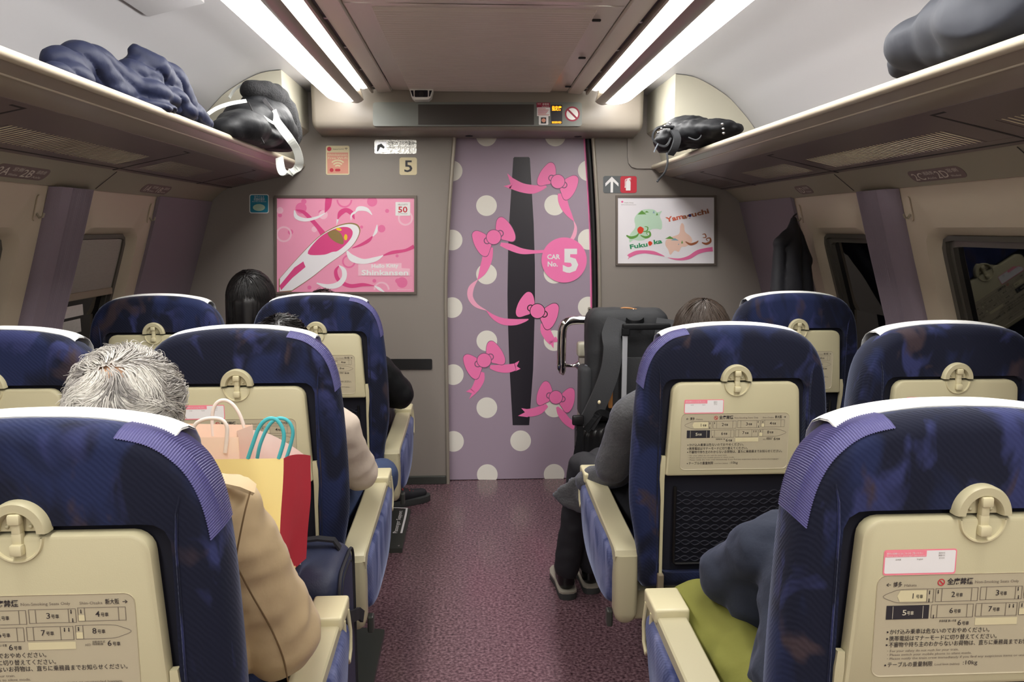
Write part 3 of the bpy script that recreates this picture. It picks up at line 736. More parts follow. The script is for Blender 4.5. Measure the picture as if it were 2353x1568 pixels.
b = B(); b.flat([(1266, 241), (1292, 241), (1292, 285), (1266, 285)], s1); ld = obj('led_screen', b, 'print_dark', t, fix=False)
b = B(); text(b, '指定席', 1268, 253.5, 8.5, s2, width=22, off=0.02); text(b, 'RESERVED', 1268, 283.5, 4.6, s2, width=22, off=0.02); obj('led_text', b, 'led_orange', ld, fix=False)
b = B(); annulus(b, 1315, 262, 13.5, 17.2, s1, 32); b.flat([(1303, 253), (1306, 250), (1327, 271), (1324, 274)], s2); ns = obj('no_smoking_mark', b, 'maroon', t, fix=False)
b = B(); b.flat(circle(1315, 262, 13.5, 28), s1); obj('mark_ground', b, 'white_paper', ns, fix=False)

# ---- security camera under the ceiling
c = P(968, 205, 4.05); t = thing('security_camera', (c.x, 4.06, 2.158), 'small white security camera dome under the ceiling before the door', 'camera')
def cm(u, v, w): return P(968 + u, 212 + v, 4.05) + Vector((0, w, 0))
b = B(); b.loft([[cm(u, v, w) for u, v in rrect(-27, -14, 27, -6, 2)] for w in (0.0, 0.12)]); b.loft([[cm(u, v, w) for u, v in ((-27, -6), (27, -6), (23, 10), (16, 16.5), (-16, 16.5), (-23, 10))] for w in (0.004, 0.09)]); hs = obj('housing', b, 'white_plastic', t, smooth=30)
b = B(); b.prism(rrect(-15, -4.5, 15, 11, 2), cm, 0.0, 0.006); obj('lens_window', b, 'camera_black', t)
b = B(); b.prism([(-24.5, -4), (-18.5, -4), (-17.5, 9.5), (-20, 9.5)], cm, 0.001, 0.006); b.prism([(24.5, -4), (18.5, -4), (17.5, 9.5), (20, 9.5)], cm, 0.001, 0.006); obj('infrared_window', b, 'camera_black', t)
b = B(); b.prism(circle(0, 4, 6, 18), cm, -0.002, 0.002); obj('lens', b, 'rubber_black', t)

# ---- stickers and plates on the end wall
NY = WY - 0.0005
def plate(px0, py0, px1, py1, r, m, name, parent, d=0.002, k=0): 
    b = B(); b.prism(rrect(px0, py0, px1, py1, r), lambda u, v, w: P(u, v, WY) + Vector((0, w, 0)), -d - k * 0.0005, 0.0 if k == 0 else -d - k * 0.0005 + 0.0004)
    return obj(name, b, m, parent)
w_ = lambda k: on(WY - 0.002 - 0.0005 * k)
t = thing('number_plate', P(937, 402, WY), 'cream square plate with a grey number 5 on the end wall', 'sign'); plate(918, 362, 958, 402.5, 5, 'wifi_cream', 'plate', t)
b = B(); text(b, '5', 927.5, 395, 27.5, w_(2), width=20, off=0.012); obj('lettering', b, 'print_dark', t, fix=False)
t = thing('wifi_sticker', P(776, 402, WY), 'peach free Wi-Fi sticker with curved signal bars on the end wall', 'sticker'); plate(749, 335, 803, 402, 4, 'wifi_cream', 'backing', t, 0.001)
b = B(); b.flat([(751.5, 350.5), (800, 350.5), (800.5, 399), (752.5, 399)], w_(1)); obj('panel_print', b, 'wifi_peach', t, fix=False)
b = B(); text(b, 'Shinkansen', 753, 358, 4.8, w_(2), width=45, off=0.01); text(b, 'Free Wi-Fi', 753, 365.5, 5.0, w_(2), width=45, off=0.01)
for r_ in (18, 12, 6): annulus(b, 776, 388, r_, r_ + 3.4, w_(2), 16, 225 if r_ < 18 else 227, 315 if r_ < 18 else 313)
obj('white_print', b, 'wifi_cream', t, fix=False)
for q in (circle(756.5, 342.5, 5, 20), circle(762, 391, 4.5, 18), rrect(770, 388, 782, 394, 2.5)):
    b = B(); b.flat(q, w_(2)); obj('red_print', b, 'red', t, fix=False)
b = B(); text(b, 'Shinkansen Free Wi-Fi', 765, 344, 2.6, w_(2), width=25); annulus(b, 795.5, 344.5, 3.2, 4.4, w_(2), 10, 225, 315); annulus(b, 795.5, 344.5, 0.6, 1.8, w_(2), 10, 225, 315); obj('ink_print', b, 'ink', t, fix=False)
t = thing('camera_sticker', P(909, 354, WY), 'silver security camera notice above the number plate', 'sticker'); plate(860.5, 321.5, 957, 353.5, 4, 'silver_sticker', 'backing', t, 0.001)
b = B(); text(b, '防犯カメラ作動中', 891, 333.5, 7.6, w_(2), width=62); text(b, 'Security Camera in Operation', 893, 338.8, 2.8, w_(2), width=56); obj('lettering', b, 'sign_slate', t, fix=False)
b = B(); b.flat([(864, 326), (888, 326), (888, 350), (864, 350)], w_(1)); obj('pictogram_ground', b, 'steel', t, fix=False)
b = B(); b.flat([(867, 334), (876, 330), (884, 338), (882, 342), (874, 338), (869, 348), (866, 348)], w_(2)); obj('pictogram', b, 'sign_slate', t, fix=False)
t = thing('antiviral_sticker', P(596, 490, WY), 'blue rounded antiviral notice sticker left of the pink poster', 'sticker'); plate(573, 446.5, 618, 490.5, 5, 'white_paper', 'backing', t, 0.001)
b = B(); b.flat(rrect(575, 448.5, 616, 488.5, 4), w_(1)); obj('blue_print', b, 'blue_sticker', t, fix=False)
b = B(); text(b, '抗ウイルス', 584, 455.5, 5.2, w_(2), width=23); text(b, '抗菌処理済', 583, 461, 4.6, w_(2), width=25); text(b, 'Anti Virus & Bacteria', 579, 464.5, 2.4, w_(2), width=33); obj('lettering', b, 'white_paper', t, fix=False)
b = B(); b.flat([(595 + 14 * math.cos(a) , 477 + 8 * math.sin(a)) for a in [k * math.pi / 10 for k in range(20)]], w_(2)); obj('cloud_print', b, 'green_pale', t, fix=False)
t = thing('extinguisher_sign', P(1424, 443, WY), 'grey and red sign with white arrow and fire extinguisher symbol', 'sign'); plate(1386, 404.5, 1463, 444, 5, 'sign_slate', 'plate', t)
b = B(); b.flat(rrect(1425.5, 405, 1463, 443.5, 5), w_(1)); obj('red_field', b, 'red', t, fix=False)
E6 = lambda x, y: (1370 + x / 9.8, 300 + y / 9.8)
b = B(); b.flat([E6(352, 1040), E6(502, 1190), E6(502, 1262), E6(383, 1150), E6(378, 1398), E6(322, 1398), E6(325, 1150), E6(205, 1262), E6(205, 1190)], w_(2))
b.flat([E6(668, 1352), E6(668, 1160), E6(680, 1125), E6(705, 1112), E6(735, 1112), E6(765, 1130), E6(775, 1165), E6(772, 1352)], w_(3)); b.flat([E6(700, 1112), E6(705, 1080), E6(740, 1068), E6(785, 1070), E6(785, 1085), E6(745, 1092), E6(788, 1108), E6(782, 1118), E6(738, 1105), E6(738, 1114)], w_(2))
ribbon(b, [E6(705, 1090) + (1.6,), E6(665, 1105) + (1.6,), E6(652, 1140) + (1.5,), E6(652, 1240) + (1.5,), E6(650, 1290) + (2.4,)], w_(2)); obj('white_symbol', b, 'white_paper', t, fix=False)

# ---- posters
def poster(x0, y0, x1, y1, fw, paper, label, cat='poster'):
    t = thing('poster', P((x0 + x1) / 2, y1, WY), label, cat)
    q = lambda u, v, w: P(u, v, WY) + Vector((0, w, 0))
    b = B(); out = [(x0 - fw, y0 - fw), (x1 + fw, y0 - fw), (x1 + fw, y1 + fw), (x0 - fw, y1 + fw)]; inn = [(x0, y0), (x1, y0), (x1, y1), (x0, y1)]
    b.loft([[q(u, v, 0) for u, v in out], [q(u, v, -0.012) for u, v in out], [q(u, v, -0.012) for u, v in inn], [q(u, v, -0.004) for u, v in inn]], True, False, False); obj('frame', b, 'poster_frame', t)
    b = B(); b.prism(inn, q, -0.005, -0.001); pp = obj('sheet', b, paper, t)
    return t, pp
def rib(name, m, parent, f3, *paths):
    for q in paths:
        b = B(); ribbon(b, q, f3); obj(name, b, m, parent, fix=False)
def ring(name, m, parent, f3, *rs):
    for i, q in enumerate(rs):
        b = B(); g = f3(i % 2)
        if len(q) == 3: b.flat(circle(q[0], q[1], q[2], 26), g)
        else: annulus(b, q[0], q[1], q[2], q[3], g, 28, q[4], q[5])
        obj(name, b, m, parent, fix=False)
K5 = crop(600, 300, 3.92)
def lay(k): return K5(on(WY - 0.0052 - 0.0004 * k))
t, pp = poster(637, 455, 952, 671, 5.5, 'poster_pink', 'framed pink poster with white ribbons and a drawn bullet train')
clipbox = lambda v, a, c: max(a, min(c, v))
ring('rose_bubble', 'poster_rose', pp, lambda i: lay(1 + 0.25 * i), (360, 700, 50), (385, 640, 24), (1000, 640, 46), (170, 765, 18), (535, 735, 18), (265, 915, 24), (1085, 885, 34), (1270, 1370, 48), (1230, 1355, 22), (1020, 1355, 17), (435, 1415, 18), (1135, 725, 18), (905, 870, 14), (1225, 1130, 14), (750, 625, 56, 71, 0, 180), (790, 1180, 46, 61, 0, 360))
ring('blush_bubble', 'poster_blush', pp, lambda i: lay(1.5 + 0.25 * i), (205, 935, 56, 72, 0, 360), (1300, 790, 52, 68, 0, 360), (1085, 1435, 56, 72, 180, 360), (480, 890, 26), (560, 760, 40), (170, 720, 30))
rib('deep_ribbon', 'poster_deep', pp, lay(2),
    [(610, 608, 60), (600, 680, 52), (575, 740, 6)],
    [(310, 715, 6), (380, 735, 30), (450, 800, 36), (520, 880, 40), (570, 950, 60)],
    [(690, 800, 6), (715, 745, 44), (765, 718, 40), (815, 745, 40), (840, 800, 6)],
    [(820, 1060, 6), (900, 1030, 24), (970, 990, 30), (1005, 950, 6)],
    [(1090, 1130, 6), (1180, 1100, 30), (1300, 1080, 26), (1378, 1045, 36)],
    [(705, 1215, 6), (672, 1270, 30), (700, 1350, 36), (800, 1400, 34), (920, 1390, 30), (1020, 1400, 4)])
rib('white_ribbon', 'poster_white', pp, lay(3),
    [(300, 720, 10), (320, 780, 36), (400, 805, 30), (500, 785, 22), (575, 745, 6)],
    [(850, 740, 6), (880, 705, 40), (950, 712, 34), (1000, 760, 6)],
    [(1045, 850, 6), (1035, 910, 26), (1005, 955, 6)],
    [(810, 810, 4), (815, 760, 16), (850, 735, 20)],
    [(680, 850, 4), (690, 800, 20)],
    [(770, 1080, 10), (820, 1150, 60), (920, 1180, 46), (1030, 1160, 40), (1100, 1125, 6)],
    [(700, 1215, 6), (745, 1260, 40), (745, 1330, 44), (690, 1390, 50), (600, 1405, 40), (500, 1375, 10)],
    [(1020, 1400, 4), (1060, 1425, 26), (1110, 1456, 8)])
# the drawn train: long nose running from lower left to upper right
nose = spline([(160, 1340), (300, 1180), (450, 1020), (560, 925), (680, 860), (790, 832), (865, 845), (893, 890), (880, 950), (830, 1030), (740, 1110), (600, 1210), (450, 1330), (270, 1452)], 4)
b = B(); b.flat(nose + [(160, 1452)], lay(4)); tr_ = obj('train_outline', b, 'poster_gold', pp, fix=False)
mx, my = 520, 1160
b = B(); b.flat([(mx + (x - mx) * 0.975, my + (y - my) * 0.965) for x, y in nose] + [(166, 1450)], lay(5)); obj('train_body', b, 'poster_white', tr_, fix=False)
b = B(); b.flat(spline([(420, 1110), (500, 990), (600, 915), (700, 875), (780, 872), (822, 905), (815, 960), (760, 1030), (690, 1085), (640, 1095), (560, 1120)], 4, True), lay(6)); b.flat([(165, 1400), (300, 1235), (380, 1180), (400, 1230), (280, 1330), (180, 1440)], lay(6)); obj('train_stripe', b, 'poster_deep', tr_, fix=False)
b = B(); b.flat(spline([(600, 925), (660, 895), (715, 925), (742, 985), (735, 1025), (680, 1010), (630, 975)], 4, True), lay(7)); obj('train_window', b, 'poster_gold', tr_, fix=False)
b = B(); b.flat([(762 + 15 * math.cos(a), 962 + 28 * math.sin(a)) for a in [k * math.pi / 10 for k in range(20)]], lay(7)); b.flat([(700 + 26 * math.cos(a), 890 + 13 * math.sin(a) + 6 * math.cos(a)) for a in [k * math.pi / 10 for k in range(20)]], lay(7)); obj('train_lamp', b, 'poster_yellow', tr_, fix=False)
b = B(); b.flat([(875, 1205), (1265, 1195), (1265, 1240), (1340, 1245), (1340, 1310), (875, 1310)], lay(4)); obj('title_ground', b, 'poster_blush', pp, fix=False)
b = B(); text(b, 'Hello Kitty', 993, 1240, 36, lay(6), width=245, off=0.03, rot=-2); text(b, 'Shinkansen', 903, 1303, 48, lay(6), width=422, off=0.025); text(b, 'Shinkansen', 1225, 1436, 6, lay(6), width=130); obj('lettering', b, 'white_paper', pp, fix=False)
b = B(); b.flat(rrect(1210, 645, 1343, 768, 6), lay(4)); bd = obj('anniversary_badge', b, 'white_paper', pp, fix=False)
b = B(); text(b, '50', 1232, 738, 54, lay(6), width=86, off=0.02); obj('red_numerals', b, 'red', bd, fix=False)
b = B(); text(b, 'HELLO KITTY', 1232, 674, 14, lay(6), width=88); text(b, '50th ANNIVERSARY', 1232, 754, 8, lay(6), width=88); obj('grey_lettering', b, 'ink_soft', bd, fix=False)

K8 = crop(1370, 380, 4.9)
def la8(k): return K8(on(WY - 0.0052 - 0.0004 * k))
t, pp = poster(1419, 454, 1640, 605.5, 5.0, 'poster_white', 'framed white poster with green and peach maps reading Fukuoka and Yamaguchi')
b = B(); b.flat(spline([(490, 520), (560, 495), (650, 500), (690, 530), (740, 515), (715, 570), (740, 640), (735, 720), (680, 715), (610, 730), (560, 830), (480, 850), (420, 840), (375, 870), (380, 780), (440, 700), (430, 600)], 3, True), la8(1)); obj('green_map', b, 'green_pale', pp, fix=False)
for q, f3 in (([(465, 555), (515, 508), (565, 552)], la8(2)), ([(540, 532), (570, 514), (595, 532)], la8(3)), ([(672, 565), (685, 532), (698, 562)], la8(2)), ([(775, 828), (830, 798), (880, 830)], la8(2)), ([(956, 880), (967, 845), (978, 880)], la8(3))):
    b = B(); b.flat(q, f3); obj('green_hill', b, 'green_mid', pp, fix=False)
rib('green_scroll', 'green_mid', pp, la8(3), [(545, 690, 6), (580, 700, 12), (570, 740, 14), (525, 745, 8)], [(500, 790, 10), (560, 812, 26), (605, 790, 24), (600, 750, 16), (565, 760, 8), (580, 785, 5)], [(340, 790, 14), (390, 815, 30), (450, 800, 24), (480, 765, 8)])
b = B(); b.flat([(635, 540), (648, 508), (660, 540)], la8(2)); b.flat([(840, 845), (885, 820), (930, 848)], la8(3)); b.flat([(921, 895), (928, 880), (934, 895)], la8(3)); obj('blue_hill', b, 'blue_grey', pp, fix=False)
b = B(); b.flat(spline([(945, 690), (965, 650), (990, 680), (1000, 750), (1060, 800), (1080, 860), (1010, 915), (960, 920), (930, 975), (880, 960), (835, 1010), (810, 950), (780, 900), (790, 840), (870, 800), (935, 770)], 3, True), la8(1)); obj('peach_map', b, 'peach_map', pp, fix=False)
rib('brown_ribbon', 'brown_text', pp, la8(3), [(1190, 870, 10), (1240, 885, 26), (1285, 860, 24), (1280, 820, 14), (1240, 830, 10), (1255, 855, 6)], [(1005, 860, 10), (1060, 890, 26), (1120, 875, 24), (1150, 850, 8)], [(1195, 780, 6), (1225, 775, 12), (1235, 810, 12), (1200, 815, 6)])
b = B(); text(b, 'Fuku', 378, 943, 50, la8(4), width=205, rot=-9, off=0.03); text(b, 'ka', 648, 890, 50, la8(4), width=98, rot=-9, off=0.03); obj('green_lettering', b, 'green_text', pp, fix=False)
b = B(); b.flat(spline([(585, 870), (600, 855), (622, 862), (632, 880), (615, 903), (595, 903)], 4, True), la8(4)); b.flat(spline([(465, 715), (495, 690), (535, 715), (520, 760), (490, 772), (468, 750)], 4, True), la8(4)); obj('strawberry', b, 'strawberry', pp, fix=False)
b = B(); text(b, 'Yam', 796, 640, 56, la8(4), width=190, rot=-13, off=0.03); obj('orange_lettering', b, 'orange_text', pp, fix=False)
b = B(); text(b, 'aguchi', 975, 606, 56, la8(4), width=305, rot=-13, off=0.03); obj('brown_lettering', b, 'brown_text', pp, fix=False)
b = B(); b.flat(circle(1055, 566, 17, 18), la8(5)); obj('navy_dot', b, 'navy_print', pp, fix=False)
b = B(); b.flat([(345, 1010), (372, 1010), (372, 1045), (355, 1062), (368, 1032)], la8(2)); ribbon(b, [(368, 1022, 44), (450, 985, 44), (540, 975, 36), (640, 985, 38), (710, 1005, 24), (770, 1025, 4)], la8(3)); ribbon(b, [(805, 1040, 4), (880, 1056, 16), (960, 1058, 26), (1050, 1035, 40), (1140, 980, 46), (1230, 955, 44), (1312, 945, 50)], la8(3)); obj('pink_ribbon', b, 'poster_rose', pp, fix=False)
b = B(); text(b, 'Hello Kitty', 315, 428, 12, la8(3), width=105); text(b, 'Shinkansen', 280, 448, 8, la8(3), width=170); obj('small_lettering', b, 'ink_soft', pp, fix=False)
b = B(); b.flat(circle(293, 411, 12, 16), la8(3)); obj('red_mark', b, 'poster_rose', pp, fix=False)

# ================================================================== SEATS
REC = 0.0
def S(x, t, z): return (x, (1.079 - z) * REC + t, z)
HW = [(0.455, 0.250), (0.56, 0.255), (0.62, 0.265), (0.70, 0.277), (0.82, 0.277), (0.95, 0.270), (1.03, 0.262), (1.085, 0.252), (1.125, 0.237), (1.155, 0.215), (1.181, 0.178), (1.194, 0.124), (1.201, 0.064), (1.203, 0.0)]
def out_side():
    return spline([(w, z) for z, w in HW], 6)          # right-hand half, bottom to top
OUTR = out_side()
OUTLINE = OUTR + [(-x, z) for x, z in OUTR[-2::-1]]
SC_ = (0.0, 0.80); NA = 120
RO = angring(OUTLINE, NA, SC_)
def inset(ring, d):
    o = []
    for x, z in ring:
        l = math.hypot(x - SC_[0], z - SC_[1]); k = (l - d) / l; o.append((SC_[0] + (x - SC_[0]) * k, SC_[1] + (z - SC_[1]) * k))
    return o
RECT = angring(rrect(-0.200, 0.505, 0.200, 1.060, 0.03), NA, SC_)
def topz(x):
    for (x1, z1), (x2, z2) in zip(OUTR, OUTR[1:]):
        if x2 <= abs(x) <= x1 and z1 > 0.9: return z1 + (z2 - z1) * (x1 - abs(x)) / max(1e-9, x1 - x2)
    return 1.203
_ME = {}
def shared(key, fn):
    if key not in _ME: _ME[key] = fn()
    return _ME[key]

def TR(cx_, cy_): return ((cx_ - 1190) / 5400.0, 1.050 - (cy_ - 115) / 1385.0 * 0.260)     # tray print frame
def tm(k): return lambda cx_, cy_: S(TR(cx_, cy_)[0], -0.0088 - 0.0003 * k, TR(cx_, cy_)[1])
def frame_line(b, x0, y0, x1, y1, w, f):
    for q in ([(x0, y0), (x1, y0), (x1, y0 + w), (x0, y0 + w)], [(x0, y1 - w), (x1, y1 - w), (x1, y1), (x0, y1)], [(x0, y0), (x0 + w, y0), (x0 + w, y1), (x0, y1)], [(x1 - w, y0), (x1, y0), (x1, y1), (x1 - w, y1)]): b.flat(q, f)
def tray_print():
    ink, soft, dark, pale = B(), B(), B(), B(); f1, f2, f3 = tm(1), tm(2), tm(3)
    text(ink, '←', 452, 652, 30, f2, width=40, off=0.02); text(ink, '博多', 510, 655, 34, f2, width=72, off=0.01); text(soft, 'Hakata', 600, 656, 22, f2, width=100)
    text(ink, '全席禁煙', 945, 644, 42, f2, width=210, off=0.02); text(soft, 'Non-Smoking Seats Only', 1170, 642, 24, f2, width=360); text(soft, 'Shin-Osaka', 1595, 642, 22, f2, width=168)
    text(ink, '新大阪', 1782, 642, 34, f2, width=104, off=0.01); text(ink, '→', 1905, 640, 30, f2, width=42, off=0.02)
    # cars
    L3 = 3.2
    def nose_l(x0, x1, y0, y1, m):
        pts = spline([(x1, y0), (x0 + 150, y0), (x0 + 60, y0 + 22), (x0, (y0 + y1) / 2), (x0 + 60, y1 - 22), (x0 + 150, y1), (x1, y1)], 4)
        if m: pts = [(x0 + x1 - x, y) for x, y in pts]
        ribbon(soft, [p + (4,) for p in pts], f2, 1); soft.flat([((x0 if m else x1) - 2, y0), ((x0 if m else x1) + 2, y0), ((x0 if m else x1) + 2, y1), ((x0 if m else x1) - 2, y1)], f2)
    nose_l(435, 842, 680, 790, False); nose_l(1552, 1958, 806, 912, True)
    for x0, x1, y0, y1 in ((858, 1205, 676, 788), (1222, 1565, 672, 782), (1578, 1928, 666, 774), (833, 1178, 810, 922), (1195, 1537, 808, 918)): frame_line(soft, x0, y0, x1, y1, 4, f2)
    for x, y0, y1 in ((790, 680, 790), (910, 676, 788), (1152, 676, 788), (1272, 672, 782), (1510, 672, 782), (1628, 666, 774), (1874, 666, 774), (882, 810, 922), (1126, 810, 922), (1245, 808, 918), (1442, 808, 918), (1606, 806, 912)): soft.flat([(x - 2, y0), (x + 2, y0), (x + 2, y1), (x - 2, y1)], f2)
    pale.flat([(550, 735), (572, 690), (786, 690), (786, 782), (572, 782)], f1); pale.flat([(1580, 725), (1626, 725), (1626, 772), (1580, 772)], f1); pale.flat([(1554, 860), (1604, 860), (1604, 910), (1554, 910)], f1); pale.flat([(1200, 932), (1545, 932), (1545, 990), (1200, 990)], f1)
    dark.flat([(470, 812), (816, 812), (816, 926), (470, 926)], f1)
    wh = B(); text(wh, '5', 597, 892, 46, f2, width=36, off=0.01); text(wh, '号車', 636, 889, 26, f2, width=56, off=0.01); wh.flat([(520, 818), (524, 818), (524, 920), (520, 920)], f2); wh.flat([(764, 818), (768, 818), (768, 920), (764, 920)], f2)
    for n, x, y in (('1', 662, 756), ('2', 985, 750), ('3', 1345, 746), ('4', 1705, 740), ('6', 980, 884), ('7', 1298, 878), ('8', 1672, 872), ('6', 1055, 986), ('6', 1775, 972)):
        text(ink, n, x, y, 46, f2, width=32 if n != '1' else 18, off=0.004); text(ink, '号車', x + 38, y - 2, 26, f2, width=58, off=0.01)
    for x, y in ((805, 704), (875, 700), (1526, 692), (1598, 692), (805, 770), (1534, 760), (852, 905), (1468, 832), (1500, 832), (1570, 828)):
        ink.flat([(x, y), (x + 8, y), (x + 8, y + 20), (x, y + 20)], f2); ink.flat(circle(x + 4, y - 6, 5, 8), f2)
    text(ink, '多目的室 車いす席', 905, 956, 16, f2, width=140, off=0.01); text(soft, 'AED', 1612, 968, 18, f2, width=44); text(ink, '自動体外式', 1666, 945, 14, f2, width=95); text(ink, '除細動器', 1666, 963, 14, f2, width=80)
    for y, s_, x1 in ((1046, 'かけ込み乗車は危ないのでおやめください。', 1325), (1102, '携帯電話はマナーモードに切り替えてください。', 1390), (1154, '不審物や持ち主のわからないお荷物は、直ちに乗務員までお知らせください。', 1912)):
        ink.flat(circle(492, y - 16, 8, 8), f2); text(ink, s_, 508, y, 34, f2, width=x1 - 508, off=0.006)
    for y, s_, x1 in ((1198, '・For your safety do not rush for your train.', 1085), (1230, '・Please switch your mobile phone to silent mode.', 1195), (1262, '・Please notify the train crew immediately if you find any suspicious items or unattended baggage.', 1870)): text(soft, s_, 488, y, 20, f2, width=x1 - 488)
    ink.flat(circle(492, 1308, 8, 8), f2); text(ink, 'テーブルの重量制限', 508, 1322, 34, f2, width=372, off=0.006); text(soft, 'Load limit (tablet)', 897, 1320, 18, f2, width=205); text(ink, ':10kg', 1128, 1320, 36, f2, width=122)
    red = B(); annulus(red, 897, 628, 22, 29, f2, 20); red.flat([(880, 618), (887, 611), (914, 638), (907, 645)], f3)
    return dict(ink=ink, soft=soft, dark=dark, pale=pale, wh=wh, red=red)

def build_seat(kind, s):
    """kind: 'aisle' or 'window'; s = +1 when the aisle lies towards +x"""
    t = thing('train_seat', (0, 0, 0))
    def part(name, key, fn, m, parent=t, smooth=None, label=None, kind_=None, fix=True):
        k = (name, key)
        if k not in _ME:
            b = fn(); me = b.mesh(name)
            if fix: fixnormals(me)
            if smooth is not None:
                me.shade_smooth(); me.set_sharp_from_angle(angle=math.radians(smooth))
            me.materials.append(MATS[m]); _ME[k] = me
        o = bpy.data.objects.new(name, _ME[k]); COL.objects.link(o); o.parent = parent
        return tag(o, label, None, None, kind_)
    def f():
        b = B(); rings = [[S(x, 0.024, z) for x, z in RECT], [S(x, 0.002, z) for x, z in RECT]]
        for d, tt in ((0.030, 0.0), (0.016, 0.004), (0.006, 0.016), (0.0, 0.034), (0.007, 0.080), (0.017, 0.115), (0.028, 0.138), (0.042, 0.152), (0.06, 0.158)): rings.append([S(x, tt, z) for x, z in inset(RO, d)])
        return b.loft(rings)
    back = part('backrest', 0, f, 'seat_fabric', smooth=50)
    def f():
        b = B(); b.prism(rrect(-0.198, 0.507, 0.198, 1.058, 0.028), lambda u, v, w: S(u, w, v), 0.0215, 0.0235); return b
    part('recess_lining', 0, f, 'recess_navy', back)
    # raised seams on the rear face
    def f():
        b = B(); b.tube([S(q * x, -0.0002 + dt, z) for x, z, dt in ((0.204, 0.51, 0), (0.209, 0.80, 0), (0.207, 1.03, 0), (0.210, 1.075, 0), (0.216, 1.10, 0.001), (0.221, 1.114, 0.006))], 0.0018, 6); return b
    for q in (-1, 1): part('seam', q, f, 'seat_fabric', back, 60)
    # white headrest cloth
    def f():
        prof = [(0.064, -0.003), (0.067, 0.001), (0.074, 0.0045), (0.080, 0.005), (0.108, 0.001), (0.135, -0.010), (0.153, -0.030), (0.164, -0.07), (0.164, -0.15), (0.164, -0.27)]
        b = B(); n = 36; rows = []
        for i in range(n + 1):
            x = -0.195 + 0.39 * i / n; z0 = topz(x); e = 0.0015 * math.sin(i * 0.55) - 0.010 * max(0, (abs(x) - 0.15) / 0.045)
            rows.append([S(x, tt + (e if k < 2 else 0), z0 + dz - 0.0 * e) for k, (tt, dz) in enumerate(prof)])
        top = rows; bot = [[(p[0], p[1] + (0.002 if k > 6 else 0), p[2] - 0.003) for k, p in enumerate(r)] for r in rows]
        for A, flip in ((top, 0), (bot, 1)):
            o = len(b.v); m = len(prof)
            for r in A: b.v += r
            for i in range(n):
                for k in range(m - 1): b.f.append((o + i * m + k, o + i * m + k + 1, o + (i + 1) * m + k + 1, o + (i + 1) * m + k))
        return b
    part('headrest_cloth', 0, f, 'white_cloth', smooth=60, fix=False)
    # ribbed vinyl grip on the aisle-side shoulder
    if kind == 'aisle':
        def f():
            i0 = min(range(len(OUTR)), key=lambda i: abs(OUTR[i][1] - 1.040)); pl = OUTR[i0:]; pl = [p for p in pl if p[0] > 0.128]
            # dense arc-length resample
            L_ = [0]
            for a, c in zip(pl, pl[1:]): L_.append(L_[-1] + math.hypot(c[0] - a[0], c[1] - a[1]))
            n = 224; rows = []; ts = [0.006, 0.016, 0.034, 0.080, 0.115, 0.138, 0.150]; ds = [0.013, 0.0055, -0.0005, 0.006, 0.016, 0.027, 0.039]
            for k in range(n + 1):
                d = L_[-1] * k / n; j = max(i for i in range(len(L_)) if L_[i] <= d + 1e-9); j = min(j, len(pl) - 2); q = (d - L_[j]) / max(1e-9, L_[j + 1] - L_[j])
                x = pl[j][0] + (pl[j + 1][0] - pl[j][0]) * q; z = pl[j][1] + (pl[j + 1][1] - pl[j][1]) * q
                l = math.hypot(x, z - 0.8); e = 0.0016 + 0.0009 * math.cos(2 * math.pi * k / 4)
                rows.append([S(s * x * (l - dd + e) / l, tt, 0.8 + (z - 0.8) * (l - dd + e) / l) for tt, dd in zip(ts, ds)])
            b = B(); m = len(ts)
            for r in rows: b.v += r
            for i in range(n):
                for k in range(m - 1): b.f.append((i * m + k, i * m + k + 1, (i + 1) * m + k + 1, (i + 1) * m + k))
            return b
        part('corner_grip', s, f, 'grip_vinyl', smooth=80, fix=False, label='ribbed violet vinyl grip on the seat shoulder')
    # folding table
    def f():
        b = B()
        def trap(g):
            o = []
            for cx_, cz_, a0, r in ((0.176 - 0.03, 1.050 - 0.03, 0, 0.03), (-0.176 + 0.03, 1.050 - 0.03, 90, 0.03), (-0.189 + 0.008, 0.790 + 0.008, 180, 0.008), (0.189 - 0.008, 0.790 + 0.008, 270, 0.008)):
                for k in range(6):
                    a = math.radians(a0 + 18 * k); o.append((cx_ + (r - g) * math.cos(a), cz_ + (r - g) * math.sin(a)))
            return o
        b.loft([[S(x, 0.014, z) for x, z in trap(0)], [S(x, -0.002, z) for x, z in trap(0)], [S(x, -0.0062, z) for x, z in trap(0.002)], [S(x, -0.008, z) for x, z in trap(0.006)]]); return b
    tray = part('folding_table', 0, f, 'beige', smooth=35)
    def f():
        b = B(); o = rrect(-0.150, 0.808, 0.150, 0.966, 0.014); i_ = rrect(-0.1485, 0.8095, 0.1485, 0.9645, 0.013)
        b.loft([[S(x, -0.0079, z) for x, z in o], [S(x, -0.0094, z) for x, z in o], [S(x, -0.0084, z) for x, z in i_]]); return b
    part('information_panel', 0, f, 'beige_panel', tray, 30)
    pr = shared('print', tray_print)
    for nm, m in (('ink', 'ink'), ('soft', 'ink_soft'), ('dark', 'print_dark'), ('pale', 'print_cream'), ('wh', 'print_pale'), ('red', 'red')): part('printed_notice', nm, lambda: pr[nm], m, tray, fix=False, kind_='stuff')
    def f():
        b = B(); b.flat(rrect(420, 356, 1006, 562, 20), tm(0)); return b
    stk = part('notice_sticker', 0, f, 'sticker_pink', tray, fix=False)
    def f():
        b = B(); b.flat(rrect(430, 366, 996, 548, 14), tm(1)); return b
    part('notice_sticker', 'w', f, 'white_paper', tray, fix=False)
    def f():
        b = B(); b.flat([(430, 366), (760, 366), (760, 414), (430, 414)], tm(2)); return b
    part('notice_sticker', 'h', f, 'sticker_pink', tray, fix=False)
